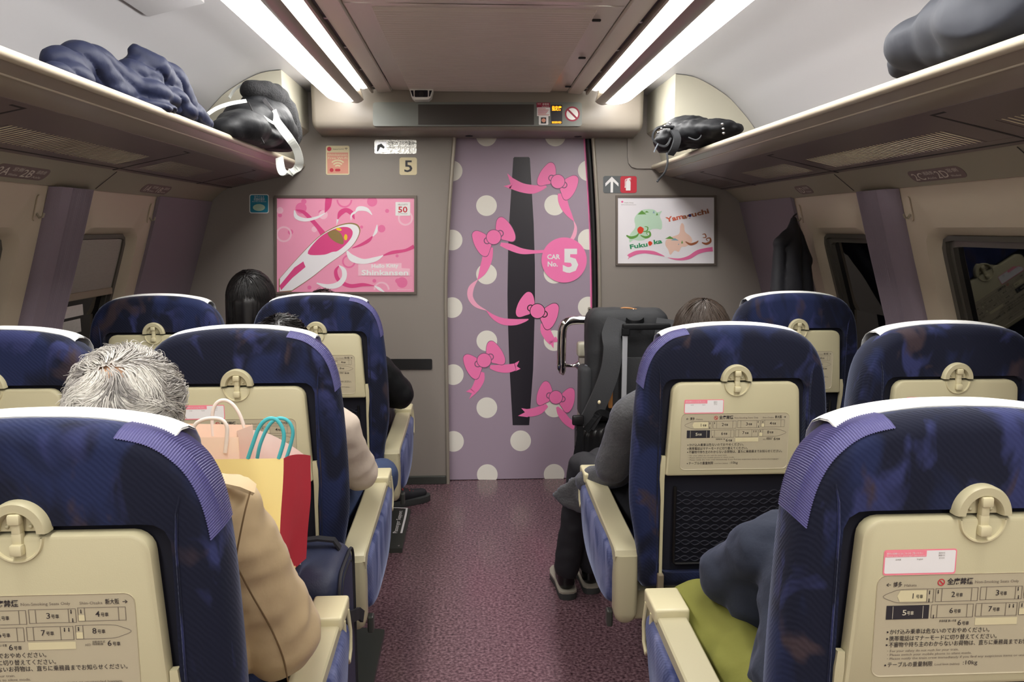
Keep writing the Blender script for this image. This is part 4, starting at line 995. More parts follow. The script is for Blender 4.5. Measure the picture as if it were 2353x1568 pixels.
    def f():
        b = B(); text(b, '車内の設備などはこちらをご覧ください', 440, 392, 14, tm(3), width=290); text(b, 'Please scan for passenger information', 440, 408, 9, tm(3), width=310); return b
    part('notice_sticker', 't', f, 'white_paper', tray, fix=False)
    def f():
        b = B(); text(b, '日本語', 512, 440, 10, tm(3), width=44); text(b, 'English', 684, 438, 10, tm(3), width=48); text(b, '简体中文', 856, 392, 10, tm(3), width=52); text(b, '繁體中文', 856, 412, 10, tm(3), width=52); text(b, '한국어', 860, 434, 10, tm(3), width=44); return b
    part('notice_sticker', 'k', f, 'ink_soft', tray, fix=False)
    # cup in the table edge, latch ring and turn hook
    def f():
        b = B(); n = 24
        def arc(r, a0, a1): return [(r * math.cos(math.radians(a0 + (a1 - a0) * k / n)), 1.048 + r * math.sin(math.radians(a0 + (a1 - a0) * k / n))) for k in range(n + 1)]
        b.loft([[S(x, -0.006, z) for x, z in arc(0.030, 180, 360)], [S(x, -0.012, z) for x, z in arc(0.032, 180, 360)], [S(x, -0.012, z) for x, z in arc(0.034, 180, 360)], [S(x, -0.006, z) for x, z in arc(0.036, 180, 360)]], close=False, cap0=False, cap1=False); return b
    part('latch_cup', 0, f, 'beige_light', tray, 60)
    def f():
        b = B(); n = 24
        def arc(r): return [(r * math.cos(math.radians(180 * k / n)), 1.055 + r * math.sin(math.radians(180 * k / n)) * 1.06) for k in range(n + 1)]
        b.loft([[S(x, 0.004, z) for x, z in arc(0.042)], [S(x, -0.010, z) for x, z in arc(0.042)], [S(x, -0.014, z) for x, z in arc(0.0395)], [S(x, -0.014, z) for x, z in arc(0.0285)], [S(x, -0.010, z) for x, z in arc(0.026)], [S(x, 0.0, z) for x, z in arc(0.025)]], close=False, cap0=False, cap1=False)
        b.flat([(0.026 * math.cos(math.radians(180 * k / n)), 1.055 + 0.026 * math.sin(math.radians(180 * k / n))) for k in range(n + 1)], lambda u, v: S(u, -0.001, v))
        for q in (-1, 1): b.ell(S(q * 0.0155, -0.002, 1.062), (0.003, 0.003, 0.003), n=8, m=6)
        return b
    la = part('latch', 0, f, 'beige', smooth=40, fix=False)
    def f():
        b = B()
        for z, h, tt, w in ((1.076, 0.011, -0.012, 0.017), (1.062, 0.016, -0.0075, 0.013), (1.047, 0.016, -0.0075, 0.014), (1.033, 0.012, -0.013, 0.017)): b.box(S(0.001, tt, z), (w, 0.012, h + 0.004), 0.003, 2)
        return b
    part('turn_hook', 0, f, 'beige_light', la, 40)
    def f():
        b = B()
        for q in (-1, 1): b.box(S(q * 0.186, 0.004, 0.80), (0.004, 0.02, 0.002)); 
        return b
    for q in (-1, 1):
        def f():
            b = B(); b.strap([S(q * 0.193, 0.004, 0.845), S(q * 0.195, 0.002, 0.82), S(q * 0.196, 0.004, 0.78), S(q * 0.193, 0.008, 0.72), S(q * 0.193, 0.008, 0.62), S(q * 0.194, 0.002, 0.49)], [0.011, 0.014, 0.013, 0.009, 0.008, 0.008], 0.013, (1, 0, 0)); return b
        ta = part('table_arm', q, f, 'beige', smooth=30)
        def f():
            b = B(); b.box(S(q * 0.194, -0.004, 0.482), (0.017, 0.02, 0.05), 0.003); return b
        part('arm_bracket', q, f, 'blind_bar', ta)
    # net pocket
    def f():
        b = B()
        for r in range(9):
            z0 = 0.735 - r * 0.0235
            for ph in (0, 1):
                b.tube([S(-0.15 + 0.30 * k / 40, 0.010 - 0.004 * math.sin(math.pi * k / 40), z0 + (0.0072 if ph else -0.0072) * math.cos(2 * math.pi * k / 40 * 5.5) - 0.006 * math.sin(math.pi * k / 40)) for k in range(41)], 0.0021, 4)
        return b
    net = part('net_pocket', 0, f, 'net_black', kind_='stuff', smooth=60)
    def f():
        b = B(); b.tube([S(-0.156, 0.010, 0.755), S(-0.156, 0.008, 0.535), S(-0.15, 0.008, 0.530), S(0.15, 0.008, 0.530), S(0.156, 0.008, 0.535), S(0.156, 0.010, 0.755)], 0.0045, 6); return b
    part('net_frame', 0, f, 'rubber_black', smooth=60)
    # cushion and substructure
    def f():
        b = B(); b.box((0, 0.44, 0.385), (0.48, 0.54, 0.15), 0.05, 4); return b
    part('seat_cushion', 0, f, 'seat_fabric', smooth=60)
    def f():
        b = B(); b.box((0, 0.115, 0.372), (0.60, 0.08, 0.090), 0.012, 3); return b
    part('base_beam', 0, f, 'beige_arm', smooth=40)
    def f():
        b = B(); b.box((-s * 0.10, 0.42, 0.15), (0.12, 0.34, 0.30), 0.02, 2); b.box((-s * 0.10, 0.42, 0.015), (0.26, 0.46, 0.03), 0.008, 2); return b
    part('pedestal', s, f, 'plate_dark', smooth=40)
    def arm_side(q, key, full):
        """arm unit on side q (sign of x)"""
        def f():
            b = B(); prof = [(0.040, 0.520), (0.030, 0.545), (0.036, 0.560), (0.055, 0.566), (0.30, 0.572), (0.69, 0.586), (0.69, 0.560), (0.30, 0.546), (0.085, 0.540), (0.075, 0.52)]
            rings = []
            for x, g in ((0.246, 0.004), (0.250, 0), (0.312, 0), (0.316, 0.004)):
                rings.append([(q * x, y, z - (g if z > 0.55 else 0)) for y, z in prof])
            b.loft(rings)
            return b
        a = part('armrest', (key, q), f, 'beige_arm', smooth=35)
        if full:
            def f():
                b = B(); b.loft([[(q * (0.281 + u), 0.060 + v, z) for u, v in rrect(-0.034 + g, -0.034 + g, 0.034 - g, 0.034 - g, 0.016)] for z, g in ((0.338, 0.016), (0.350, 0.006), (0.370, 0.001), (0.50, 0), (0.545, 0))]); return b
            part('arm_post', (key, q), f, 'beige_arm', smooth=40)
            def f():
                out = spline([(0.085, 0.545), (0.085, 0.44), (0.10, 0.375), (0.20, 0.345), (0.40, 0.338), (0.54, 0.352), (0.63, 0.40), (0.675, 0.47), (0.688, 0.556), (0.40, 0.548)], 5, True); c = (0.38, 0.45)
                b = B(); rings = []
                for g, w in ((0.0, 0.285), (0.0, 0.300), (0.012, 0.312), (0.035, 0.321), (0.08, 0.327)):
                    rings.append([(q * w, c[0] + (y - c[0]) * (1 - g * 1.2), c[1] + (z - c[1]) * (1 - g * 1.6)) for y, z in out])
                b.loft(rings); return b
            part('side_panel', (key, q), f, 'side_fabric', smooth=50)
            def f():
                b = B(); b.box((q * 0.281, 0.665, 0.584), (0.082, 0.115, 0.036), 0.007, 3); return b
            cp = part('arm_cap', (key, q), f, 'beige_light', smooth=40)
            def f():
                b = B(); b.tube([(q * 0.320, 0.70, 0.575), (q * 0.324, 0.706, 0.52), (q * 0.324, 0.700, 0.475), (q * 0.324, 0.672, 0.458), (q * 0.322, 0.652, 0.48), (q * 0.320, 0.645, 0.575)], 0.005, 8); return b
            part('cap_loop', (key, q), f, 'beige_light', cp, 60)
            def f():
                b = B(); b.box((q * 0.320, 0.085, 0.335), (0.018, 0.03, 0.05), 0.005, 2); return b
            part('recline_lever', (key, q), f, 'plate_dark')
    if kind == 'aisle': arm_side(s, 'full', True); arm_side(-s, 'mid', False)
    else: arm_side(-s, 'mid', False)
    return t

SEATX = {(-1, 'aisle'): -0.618, (-1, 'window'): -1.248, (1, 'aisle'): 0.716, (1, 'window'): 1.334}
ROWY = {1: 3.12, 2: 2.06, 3: 1.055}
protos = {}
def seat(side, kind, row, label):
    k = (side, kind)
    if k in protos: t = copy_tree(protos[k])
    else: t = protos[k] = build_seat(kind, -side)
    t.location = (SEATX[k] + (0.018 if (side, row) == (1, 3) else 0.0), ROWY[row], 0)
    return tag(t, label, 'seat', 'navy reclining train seats')
seat(-1, 'aisle', 2, 'navy aisle seat on the left, just beyond the grey-haired person and paper bags')
seat(-1, 'aisle', 1, 'navy aisle seat on the left below the pink poster, nearest the end wall')
seat(-1, 'aisle', 3, 'large nearest navy seat at lower left, in front of the khaki coat')
seat(-1, 'window', 2, 'navy window seat cut by the left edge, behind the mauve pleated pillar')
seat(-1, 'window', 1, 'navy window seat on the far left beside the half-lowered blind')
seat(1, 'aisle', 2, 'navy aisle seat on the right with its whole folding table and notice in view')
seat(1, 'aisle', 3, 'large nearest navy seat at lower right, beside the olive trousers')
seat(1, 'window', 2, 'navy window seat at the right edge between the pleated pillar and dark window')
seat(1, 'window', 1, 'navy window seat on the far right under the hanging black coat')

# ---- foot plates on the floor beside the left seats
def foot_plate(pts, label, lettering):
    c = sum((Vector((p[0], p[1], 0)) for p in pts), Vector()) / len(pts)
    t = thing('foot_plate', (c.x, c.y, 0), label, 'foot plate', 'dark foot plates on the floor')
    b = B(); b.prism(pts, lambda u, v, w: (u, v, w), 0.0005, 0.022); obj('plate', b, 'plate_dark', t)
    if lettering:
        b = B()
        fm = lambda u, v: (-0.40 + v, 3.62 + u, 0.0226)
        text(b, '非常通報', 0.0, -0.02, 0.045, fm, width=0.22); text(b, 'Passenger Support', -0.02, 0.035, 0.022, fm, width=0.30)
        ribbon(b, [(-0.345, 3.60, 0.006), (-0.345, 3.90, 0.006), (-0.36, 3.94, 0.006), (-0.46, 3.95, 0.006)], lambda x, y: (x, y, 0.0226)); obj('lettering', b, 'white_paper', t, fix=False)
    b = B(); b.ell((pts[0][0] - 0.02, pts[0][1] + 0.03, 0.022), (0.006, 0.006, 0.003), n=10, m=6); obj('screw', b, 'steel', t)
foot_plate([(-0.325, 3.42), (-0.325, 3.93), (-0.57, 3.93), (-0.57, 3.42)], 'dark foot plate with white lettering under the far left seat', True)
foot_plate([(-0.325, 2.1), (-0.325, 2.69), (-0.57, 2.74), (-0.57, 2.1)], 'plain dark foot plate beside the navy case at the bottom left', False)

# ================================================================== LUGGAGE ON THE RACKS
def racktop(co):
    r = abs(co.x - XC); return 1.818 if r < 0.972 else 1.812 - (r - 0.972) / 0.218 * 0.08 if r < 1.19 else 1.732
def px_ell(b, px, py, Y, rx, ry, rz, rot=None): b.ell(P(px, py, Y), (rx * Y / FPX, ry, rz * Y / FPX), rot, 20, 14)
def rackfold(co): return 1.806
# ---- navy down jacket
b = B()
for e in ((165, 155, 2.20, 40, .12, 40), (205, 150, 2.28, 48, .13, 44), (160, 175, 2.12, 36, .10, 28), (243, 178, 2.34, 40, .12, 44), (282, 205, 2.42, 44, .12, 44), (250, 215, 2.36, 50, .10, 26), (318, 168, 2.50, 40, .10, 34), (352, 172, 2.58, 44, .10, 42), (330, 215, 2.50, 56, .10, 30), (390, 190, 2.66, 34, .09, 40), (375, 228, 2.60, 50, .10, 26), (415, 215, 2.72, 22, .07, 44), (340, 248, 2.47, 60, .09, 16), (405, 255, 2.66, 42, .08, 22), (432, 240, 2.76, 16, .06, 34), (440, 265, 2.78, 24, .05, 18)): px_ell(b, *e)
b.cap(P(330, 165, 2.5), 0.055, P(309, 110, 2.48), 0.010); b.cap(P(316, 150, 2.5), 0.03, P(308, 108, 2.48), 0.008); b.cap(P(350, 160, 2.52), 0.05, P(312, 120, 2.48), 0.02)
b.cap(P(446, 262, 2.80), 0.035, P(470, 278, 2.86), 0.022)
_f = folds(0.0018, 26, (1, 1.0, 1.6), 3.1)
def quilt(co):
    n = mnoise.noise(co * 5.0) * 0.035; a = (co.z * 0.75 + co.y * 0.55 + n) / 0.085; c = abs(math.sin(math.pi * a)); return 0.020 * (c ** 0.4) - 0.016 + _f(co)
me = blob(b, 0.007, 3, disp=quilt); clampz(me, rackfold)
t = thing('down_jacket', (-1.1, 2.45, 1.80), 'navy quilted down jacket bundled on the left luggage rack', 'jacket'); obj('jacket_body', me, 'navy_puffer', t, smooth=0)
b = B(); b.cap(P(466, 277, 2.86), 0.022, P(478, 284, 2.90), 0.019); b.cap(P(478, 283, 2.89), 0.012, P(487, 292, 2.90), 0.004); me = blob(b, 0.004, 2, disp=folds(0.002, 60)); obj('cuff', me, 'navy_puffer', t, smooth=0)
# ---- black duffel bag with pale strap
b = B()
for e in ((585, 285, 3.45, 62, .22, 48), (560, 295, 3.25, 55, .16, 38), (620, 285, 3.54, 52, .18, 52), (640, 300, 3.60, 40, .14, 46), (530, 300, 3.15, 40, .10, 26), (600, 250, 3.55, 40, .16, 34), (640, 330, 3.60, 34, .10, 22), (575, 315, 3.4, 70, .16, 22)): px_ell(b, *e)
me = blob(b, 0.009, 5, disp=folds(0.006, 11, (1, 0.6, 1.4), 1.0)); clampz(me, rackfold)
t = thing('duffel_bag', (-1.02, 3.45, 1.80), 'black duffel bag with pale grey shoulder strap hanging off the left rack', 'bag'); obj('bag_body', me, 'black_nylon', t, smooth=0)
b = B()
for e in ((590, 212, 3.50, 34, .12, 22), (625, 225, 3.57, 34, .12, 30), (655, 265, 3.62, 26, .10, 40), (676, 300, 3.68, 14, .07, 34), (615, 205, 3.53, 22, .1, 14)): px_ell(b, *e)
me = blob(b, 0.009, 3, disp=folds(0.006, 14)); obj('fleece_flap', me, 'boa_black', t, smooth=0)
def pstrap(pts, w, th, side): 
    q = spline([tuple(P(*p)) for p in pts], 5); b = B(); b.strap(q, w, th, side); return b
cv_ = Vector((1, -0.2, 0.2))
obj('shoulder_strap', pstrap([(626, 255, 3.36), (634, 276, 3.34), (650, 298, 3.30), (668, 322, 3.28), (682, 345, 3.30), (688, 370, 3.32), (684, 385, 3.34), (668, 397, 3.34), (652, 398, 3.36), (645, 385, 3.40), (642, 362, 3.50)], [0.034] * 51, 0.003, cv_), 'strap_grey', t)
obj('strap_clip', pstrap([(606, 228, 3.40), (616, 242, 3.38), (626, 256, 3.36)], 0.016, 0.006, cv_), 'steel', t)
obj('piping', pstrap([(478, 262, 3.14), (500, 248, 3.16), (530, 238, 3.20), (566, 232, 3.24)], 0.014, 0.004, (0, 0.2, 1)), 'strap_grey', t)
obj('piping', pstrap([(527, 225, 3.42), (540, 205, 3.46), (560, 193, 3.50)], 0.012, 0.004, (0, 0.2, 1)), 'strap_grey', t)
obj('zip_edge', pstrap([(588, 252, 3.30), (605, 268, 3.29), (630, 284, 3.29), (640, 286, 3.30)], 0.010, 0.004, (0, 0.2, 1)), 'strap_grey', t)
obj('seam_line', pstrap([(570, 234, 3.24), (582, 262, 3.22), (592, 300, 3.20), (606, 330, 3.22)], 0.006, 0.004, (1, 0, 0.2)), 'rubber_black', t)
# ---- black backpack lying on the right rack
b = B()
for e in ((1600, 308, 3.50, 62, .16, 30), (1560, 312, 3.55, 40, .14, 32), (1640, 300, 3.40, 52, .14, 22), (1580, 290, 3.6, 50, .12, 20), (1530, 325, 3.58, 24, .08, 26), (1680, 298, 3.34, 26, .08, 12)): px_ell(b, *e)
me = blob(b, 0.007, 2, disp=folds(0.008, 15, (1, 1, 1.6), 5.0)); clampz(me, rackfold)
t = thing('rack_backpack', (1.02, 3.5, 1.80), 'small black backpack lying on the right luggage rack', 'backpack'); obj('pack_body', me, 'black_nylon', t, smooth=0)
obj('shoulder_strap', pstrap([(1545, 292, 3.46), (1522, 292, 3.44), (1505, 300, 3.42), (1500, 318, 3.42), (1512, 332, 3.42), (1530, 336, 3.42), (1540, 322, 3.44)], 0.03, 0.008, (0.3, 1, 0)), 'pack_black', t)
obj('shoulder_strap', pstrap([(1548, 300, 3.40), (1556, 318, 3.38), (1550, 340, 3.38), (1540, 356, 3.40)], 0.034, 0.008, (1, 0.3, 0)), 'pack_black', t)
b = B(); b.tube(spline([tuple(P(*p)) for p in ((1610, 284, 3.36), (1612, 310, 3.34), (1600, 322, 3.34), (1582, 316, 3.36))], 5), 0.0035, 6); obj('webbing_loop', b, 'pack_strap', t, smooth=60)
b = B(); b.tube(spline([tuple(P(*p)) for p in ((1532, 352, 3.36), (1534, 372, 3.34), (1528, 395, 3.34), (1514, 412, 3.36), (1510, 418, 3.36))], 5), 0.0045, 6); obj('drawstring', b, 'pack_strap', t, smooth=60)
b = B(); b.tube([P(1512, 330, 3.4), P(1506, 342, 3.4), P(1503, 350, 3.4)], 0.003, 6); obj('cord_tip', b, 'bottle_cap', t)
for k, (px, py) in enumerate(((1512, 305), (1520, 296), (1528, 290), (1540, 284), (1660, 285), (1662, 296), (1663, 306))):
    b = B(); p = P(px, py, 3.40 if px < 1600 else 3.20); b.ell(p, (0.006, 0.006, 0.005), n=8, m=6); obj('reflective_stud', b, 'steel', t)
# ---- large dark bag at the upper right
b = B()
for e in ((2200, 90, 1.90, 130, .20, 70), (2260, 60, 1.75, 120, .2, 90), (2140, 130, 2.02, 70, .14, 40), (2330, 20, 1.60, 120, .22, 110), (2230, 20, 1.82, 90, .14, 60), (2110, 150, 2.06, 46, .10, 24), (2300, 110, 1.7, 120, .16, 34)): px_ell(b, *e)
me = blob(b, 0.008, 10, disp=folds(0.016, 5.5, (1, 0.7, 1.3), 8.0)); clampz(me, rackfold)
t = thing('soft_bag', (1.1, 1.8, 1.80), 'large dark slate soft bag on the right rack in the top corner', 'bag'); obj('bag_body', me, 'navy_grey_bag', t, smooth=0)

# ---- black coat hanging at the right window
b = B()
for a, ra, c, rc in (((1824, 505, 3.60), .016, (1818, 545, 3.58), .035), ((1815, 545, 3.58), .04, (1788, 560, 3.52), .022), ((1815, 560, 3.58), .05, (1812, 660, 3.52), .062), ((1812, 660, 3.52), .062, (1815, 790, 3.50), .075), ((1845, 600, 3.60), .035, (1852, 780, 3.52), .05), ((1790, 570, 3.52), .022, (1786, 700, 3.48), .034), ((1786, 700, 3.48), .034, (1783, 800, 3.46), .04), ((1822, 505, 3.6), .015, (1850, 600, 3.6), .035)): b.cap(P(*a), ra, P(*c), rc)
me = blob(b, 0.008, 4, disp=folds(0.006, 12, (1, 1, 0.25), 2.0))
t = thing('hanging_coat', (1.45, 3.55, 0.95), 'black coat hanging from the hook beside the right window', 'coat'); obj('coat_body', me, 'black_cloth', t, smooth=0)
b = B(); b.tube(spline([tuple(P(*p)) for p in ((1830, 492, 3.63), (1824, 497, 3.61), (1820, 504, 3.60))], 4), 0.004, 6); obj('hanger_loop', b, 'black_cloth', t)

# ================================================================== BAGS ON THE LAPS AND FLOOR
# ---- yellow and red shopping bag
t = thing('shopping_bag', (-0.52, 1.72, 0.66), 'yellow and red paper shopping bag with blue cord handles', 'shopping bag')
x0, x1, ya, yb, z0, z1 = -0.70, -0.398, 1.62, 1.85, 0.665, 0.985
def wob(x, y, z): 
    k = (z1 - z) / (z1 - z0); return (x + 0.012 * k * mnoise.noise((y * 9, z * 9, 1)) - 0.02 * k * (1 if x > -0.5 else 0), y + 0.010 * mnoise.noise((x * 9, z * 9, 4)) * k, z)
b = B(); b.grid(lambda u, v: wob(x0 + (x1 - x0) * u, ya, z1 + (z0 - z1) * v), 8, 10); body = obj('front_face', b, 'paper_yellow', t, fix=False, smooth=60)
b = B(); b.grid(lambda u, v: wob(x1 + 0.012 * u - 0.030 * (1 - abs(2 * u - 1)) * v * v, ya + (yb - ya) * u, z1 - 0.062 * u ** 1.3 + (z0 - z1 + 0.062 * u ** 1.3) * v), 10, 12); obj('side_gusset', b, 'paper_red', t, fix=False, smooth=25)
b = B(); b.grid(lambda u, v: wob(x0, yb + (ya - yb) * u, z1 + (z0 - z1) * v), 6, 8); obj('side_gusset', b, 'paper_red', t, fix=False, smooth=60)
b = B(); b.grid(lambda u, v: wob(x1 + (x0 - x1) * u, yb, z1 + 0.004 - 0.066 * max(0.0, 1 - u * 2.4) ** 1.5 + (z0 - z1) * v), 14, 8); obj('back_face', b, 'paper_cream', t, fix=False, smooth=60)
b = B(); b.box(((x0 + x1) / 2 - 0.01, (ya + yb) / 2, z0 + 0.004), (x1 - x0 - 0.03, yb - ya - 0.02, 0.006)); obj('base', b, 'paper_yellow', t)
b = B(); b.grid(lambda u, v: (x0 + 0.012 + (x1 - x0 - 0.02) * u, ya + 0.010, z1 - 0.004 - 0.04 * v), 4, 2); obj('lining', b, 'paper_cream', t, fix=False)
H5 = lambda x, y, Y: P(430 + x / 2.347, 900 + y / 2.347, Y)
for Y, pts in ((1.622, [(328, 362), (352, 290), (388, 195), (432, 150), (480, 152), (516, 205), (520, 270), (494, 362)]), (1.79, [(378, 360), (396, 280), (440, 185), (492, 145), (545, 160), (570, 215), (560, 280), (535, 362)])):
    b = B(); b.tube(spline([tuple(H5(x, y, Y)) for x, y in pts], 6), 0.0042, 8); obj('cord_handle', b, 'cord_blue', t, smooth=60)
# ---- peach paper bag inside it
t = thing('peach_bag', (-0.62, 1.71, 0.68), 'pale peach paper bag with white cord handles beside the yellow one', 'shopping bag')
def pb(u, v, s_): return None
b = B(); z2 = 1.028
b.grid(lambda u, v: (-0.690 + 0.19 * u, 1.655 + 0.004 * math.sin(7 * u), z2 - 0.006 * u + (0.70 - z2) * v), 5, 6); pf = obj('front_face', b, 'paper_peach', t, fix=False, smooth=60)
b = B(); b.grid(lambda u, v: (-0.500 - 0.19 * u, 1.765, z2 - 0.006 * (1 - u) + (0.70 - z2) * v), 5, 6); obj('back_face', b, 'paper_peach', t, fix=False, smooth=60)
b = B(); b.grid(lambda u, v: (-0.500 - 0.02 * (1 - abs(2 * u - 1)), 1.655 + 0.11 * u, z2 - 0.006 + (0.70 - z2) * v), 6, 6); obj('side_gusset', b, 'paper_peach', t, fix=False)
b = B(); b.grid(lambda u, v: (-0.690 + 0.02 * (1 - abs(2 * u - 1)), 1.655 + 0.11 * u, z2 + (0.70 - z2) * v), 6, 6); obj('side_gusset', b, 'paper_peach', t, fix=False)
for Y, pts in ((1.652, [(20, 260), (40, 185), (80, 155), (130, 145), (180, 150), (208, 175), (216, 220), (205, 330)]), (1.768, [(140, 240), (135, 150), (145, 85), (175, 52), (215, 50), (255, 80), (290, 140), (318, 230)])):
    b = B(); b.tube(spline([tuple(H5(x, y, Y)) for x, y in pts], 6), 0.0042, 8); obj('cord_handle', b, 'cord_white', t, smooth=60)

# ---- navy soft case standing by the aisle
t = thing('navy_case', (-0.42, 1.88, 0), 'navy soft-sided case standing on the floor beside the khaki coat', 'suitcase')
b = B(); b.box((-0.415, 1.905, 0.342), (0.19, 0.25, 0.614), 0.05, 5); me = b.mesh('case_body'); obj('case_body', me, 'navy_case', t, smooth=60)
for dx in (-0.018, 0.006):
    b = B(); pts = [( -0.3225 + dx * 0.0, 1.905 + q[0], 0.342 + q[1]) for q in rrect(-0.105 - dx, -0.287 - dx, 0.105 + dx, 0.287 + dx, 0.05, 5)]; b.tube(pts + [pts[0]], 0.004, 6); obj('zip_line', b, 'black_cloth', t, smooth=60)
b = B(); b.strap([(-0.47, 1.95, 0.645), (-0.45, 1.95, 0.668), (-0.40, 1.95, 0.673), (-0.36, 1.95, 0.668), (-0.345, 1.95, 0.645)], 0.025, 0.006, (0, 1, 0)); obj('carry_handle', b, 'black_cloth', t)
b = B(); b.strap([(-0.318, 1.83, 0.52), (-0.312, 1.86, 0.50), (-0.308, 1.92, 0.475), (-0.306, 1.97, 0.455), (-0.30, 2.0, 0.43)], 0.03, 0.008, (0, 0.3, 1)); obj('side_strap', b, 'black_cloth', t)
for q in ((-0.48, 1.80), (-0.35, 1.80), (-0.48, 1.99), (-0.35, 1.99)):
    b = B(); b.tube([(q[0] - 0.01, q[1], 0.0205), (q[0] + 0.01, q[1], 0.0205)], 0.02, 12); obj('wheel', b, 'rubber_black', t, smooth=60)

# ---- ribbed black suitcase with its handle up
sx0, sx1, sy0, sy1 = 0.475, 0.86, 3.33, 3.56
t = thing('ribbed_suitcase', ((sx0 + sx1) / 2, (sy0 + sy1) / 2, 0), 'black ribbed hard suitcase with raised handle under the large backpack', 'suitcase')
b = B(); n = 220; rings = []
def rs(g, zz):
    pts = rrect(sx0 + g, sy0 + g, sx1 - g, sy1 - g, max(0.008, 0.04 - g), 6); L_ = [0]; pts2 = pts + [pts[0]]
    for a, c in zip(pts2, pts2[1:]): L_.append(L_[-1] + math.hypot(c[0] - a[0], c[1] - a[1]))
    out = []; cx_, cy_ = (sx0 + sx1) / 2, (sy0 + sy1) / 2
    for k in range(n):
        d = L_[-1] * k / n; j = max(i for i in range(len(pts)) if L_[i] <= d); q = (d - L_[j]) / (L_[j + 1] - L_[j]); x = pts2[j][0] + (pts2[j + 1][0] - pts2[j][0]) * q; y = pts2[j][1] + (pts2[j + 1][1] - pts2[j][1]) * q
        e = 0.0035 * (1 if (k % 5) < 3 else -0.6); l = math.hypot(x - cx_, y - cy_); out.append((x + (x - cx_) / l * e, y + (y - cy_) / l * e, zz))
    return out
for g, zz in ((0.03, 0.045), (0.012, 0.05), (0.0, 0.07), (0.0, 0.555), (0.006, 0.578), (0.016, 0.592), (0.032, 0.60)): rings.append(rs(g, zz))
b.loft(rings); obj('shell', b, 'shell_black', t, smooth=35)
for q in ((sx0 + 0.05, sy0 + 0.04), (sx1 - 0.05, sy0 + 0.04), (sx0 + 0.05, sy1 - 0.04), (sx1 - 0.05, sy1 - 0.04)):
    b = B(); b.tube([(q[0] - 0.012, q[1], 0.0255), (q[0] + 0.012, q[1], 0.0255)], 0.025, 14); obj('wheel', b, 'rubber_black', t, smooth=60)
HY = 3.275
b = B(); a = P(1430, 752, HY); c = P(1540, 752, HY); b.box(((a.x + c.x) / 2, HY, P(1480, 751, HY).z), (c.x - a.x, 0.026, 0.026), 0.006, 3); hd = obj('trolley_handle', b, 'black_nylon', t, smooth=40)
b = B(); b.box((a.x + 0.015, HY, P(1480, 762, HY).z), (0.034, 0.026, 0.034), 0.005); b.box((c.x - 0.015, HY, P(1480, 762, HY).z), (0.034, 0.026, 0.034), 0.005); obj('handle_corner', b, 'black_nylon', hd, kind='stuff')
for xx in (a.x + 0.013, c.x - 0.013):
    b = B(); b.box((xx, HY + 0.002, (P(1440, 772, HY).z + 0.59) / 2), (0.022, 0.012, P(1440, 772, HY).z - 0.59), 0.003); obj('handle_rod', b, 'rod_grey', t)
b = B(); b.box(((a.x + c.x) / 2, HY + 0.02, 0.585), (0.20, 0.06, 0.02), 0.004); obj('handle_socket', b, 'black_nylon', t)

# ---- large backpack standing on that suitcase
t = thing('large_backpack', (0.69, 3.45, 0.605), 'large charcoal backpack standing on the ribbed suitcase by the door', 'backpack')
b = B(); b.box((0.690, 3.455, 0.862), (0.36, 0.19, 0.50), 0.055, 4); b.box((0.690, 3.51, 0.83), (0.31, 0.16, 0.40), 0.05, 4); b.box((0.690, 3.44, 1.02), (0.34, 0.17, 0.17), 0.06, 4)
me = blob(b, 0.009, 4, disp=folds(0.005, 9, (1, 1, 0.8), 4.4)); clampz(me, lambda co: 0.6045); obj('pack_body', me, 'pack_black', t, smooth=0)
b = B(); b.box((0.503, 3.43, 0.745), (0.055, 0.12, 0.23), 0.022, 3); obj('side_pocket', b, 'pack_strap', t, smooth=50)
b = B(); p = P(1353, 845, 3.42); b.tube([(p.x, 3.42, p.z - 0.05), (p.x, 3.42, p.z + 0.012)], 0.019, 14); obj('bottle_cap', b, 'bottle_cap', t, smooth=40)
YP = 3.335
b = B(); b.box((0.735, YP - 0.0, 0.78), (0.25, 0.012, 0.26), 0.005, 2); obj('luggage_sleeve', b, 'pack_strap', t, smooth=40)
b = B(); b.strap(spline([tuple(P(*p)) for p in ((1418, 735, 3.36), (1405, 770, 3.33), (1408, 800, 3.30), (1402, 850, 3.28), (1385, 900, 3.27), (1362, 950, 3.27), (1345, 980, 3.28))], 5), [0.085] * 6 + [0.08] * 25, 0.016, (1, 0, 0.25)); obj('shoulder_strap', b, 'pack_strap', t, smooth=40)
b = B(); b.strap(spline([tuple(P(*p)) for p in ((1530, 735, 3.36), (1520, 800, 3.30), (1500, 880, 3.29), (1470, 940, 3.29), (1440, 965, 3.30))], 5), 0.08, 0.016, (1, 0, 0.2)); obj('shoulder_strap', b, 'pack_strap', t, smooth=40)
b = B(); b.strap(spline([tuple(P(*p)) for p in ((1330, 965, 3.25), (1333, 1000, 3.25), (1326, 1040, 3.25), (1320, 1078, 3.25))], 5), 0.028, 0.004, (1, 0, 0)); obj('webbing', b, 'black_nylon', t)
b = B(); b.box(P(1328, 966, 3.245), (0.05, 0.012, 0.045), 0.008); b2 = obj('buckle', b, 'shell_black', t, smooth=40)
b = B(); b.strap(spline([tuple(P(*p)) for p in ((1345, 990, 3.27), (1375, 950, 3.26), (1400, 955, 3.26), (1412, 970, 3.26))], 5), 0.026, 0.004, (0.3, 0, 1)); obj('webbing', b, 'black_nylon', t)
b = B(); b.ell(P(1377, 925, 3.24), (0.007, 0.007, 0.009), n=10, m=8); obj('snap_button', b, 'wifi_cream', t, smooth=60)
b = B(); b.strap(spline([tuple(P(*p)) for p in ((1418, 714, 3.44), (1432, 708, 3.43), (1450, 709, 3.42), (1470, 713, 3.42), (1482, 716, 3.42))], 4), 0.008, 0.004, (0, 1, 0.4)); obj('leather_pull', b, 'leather_tan', t)
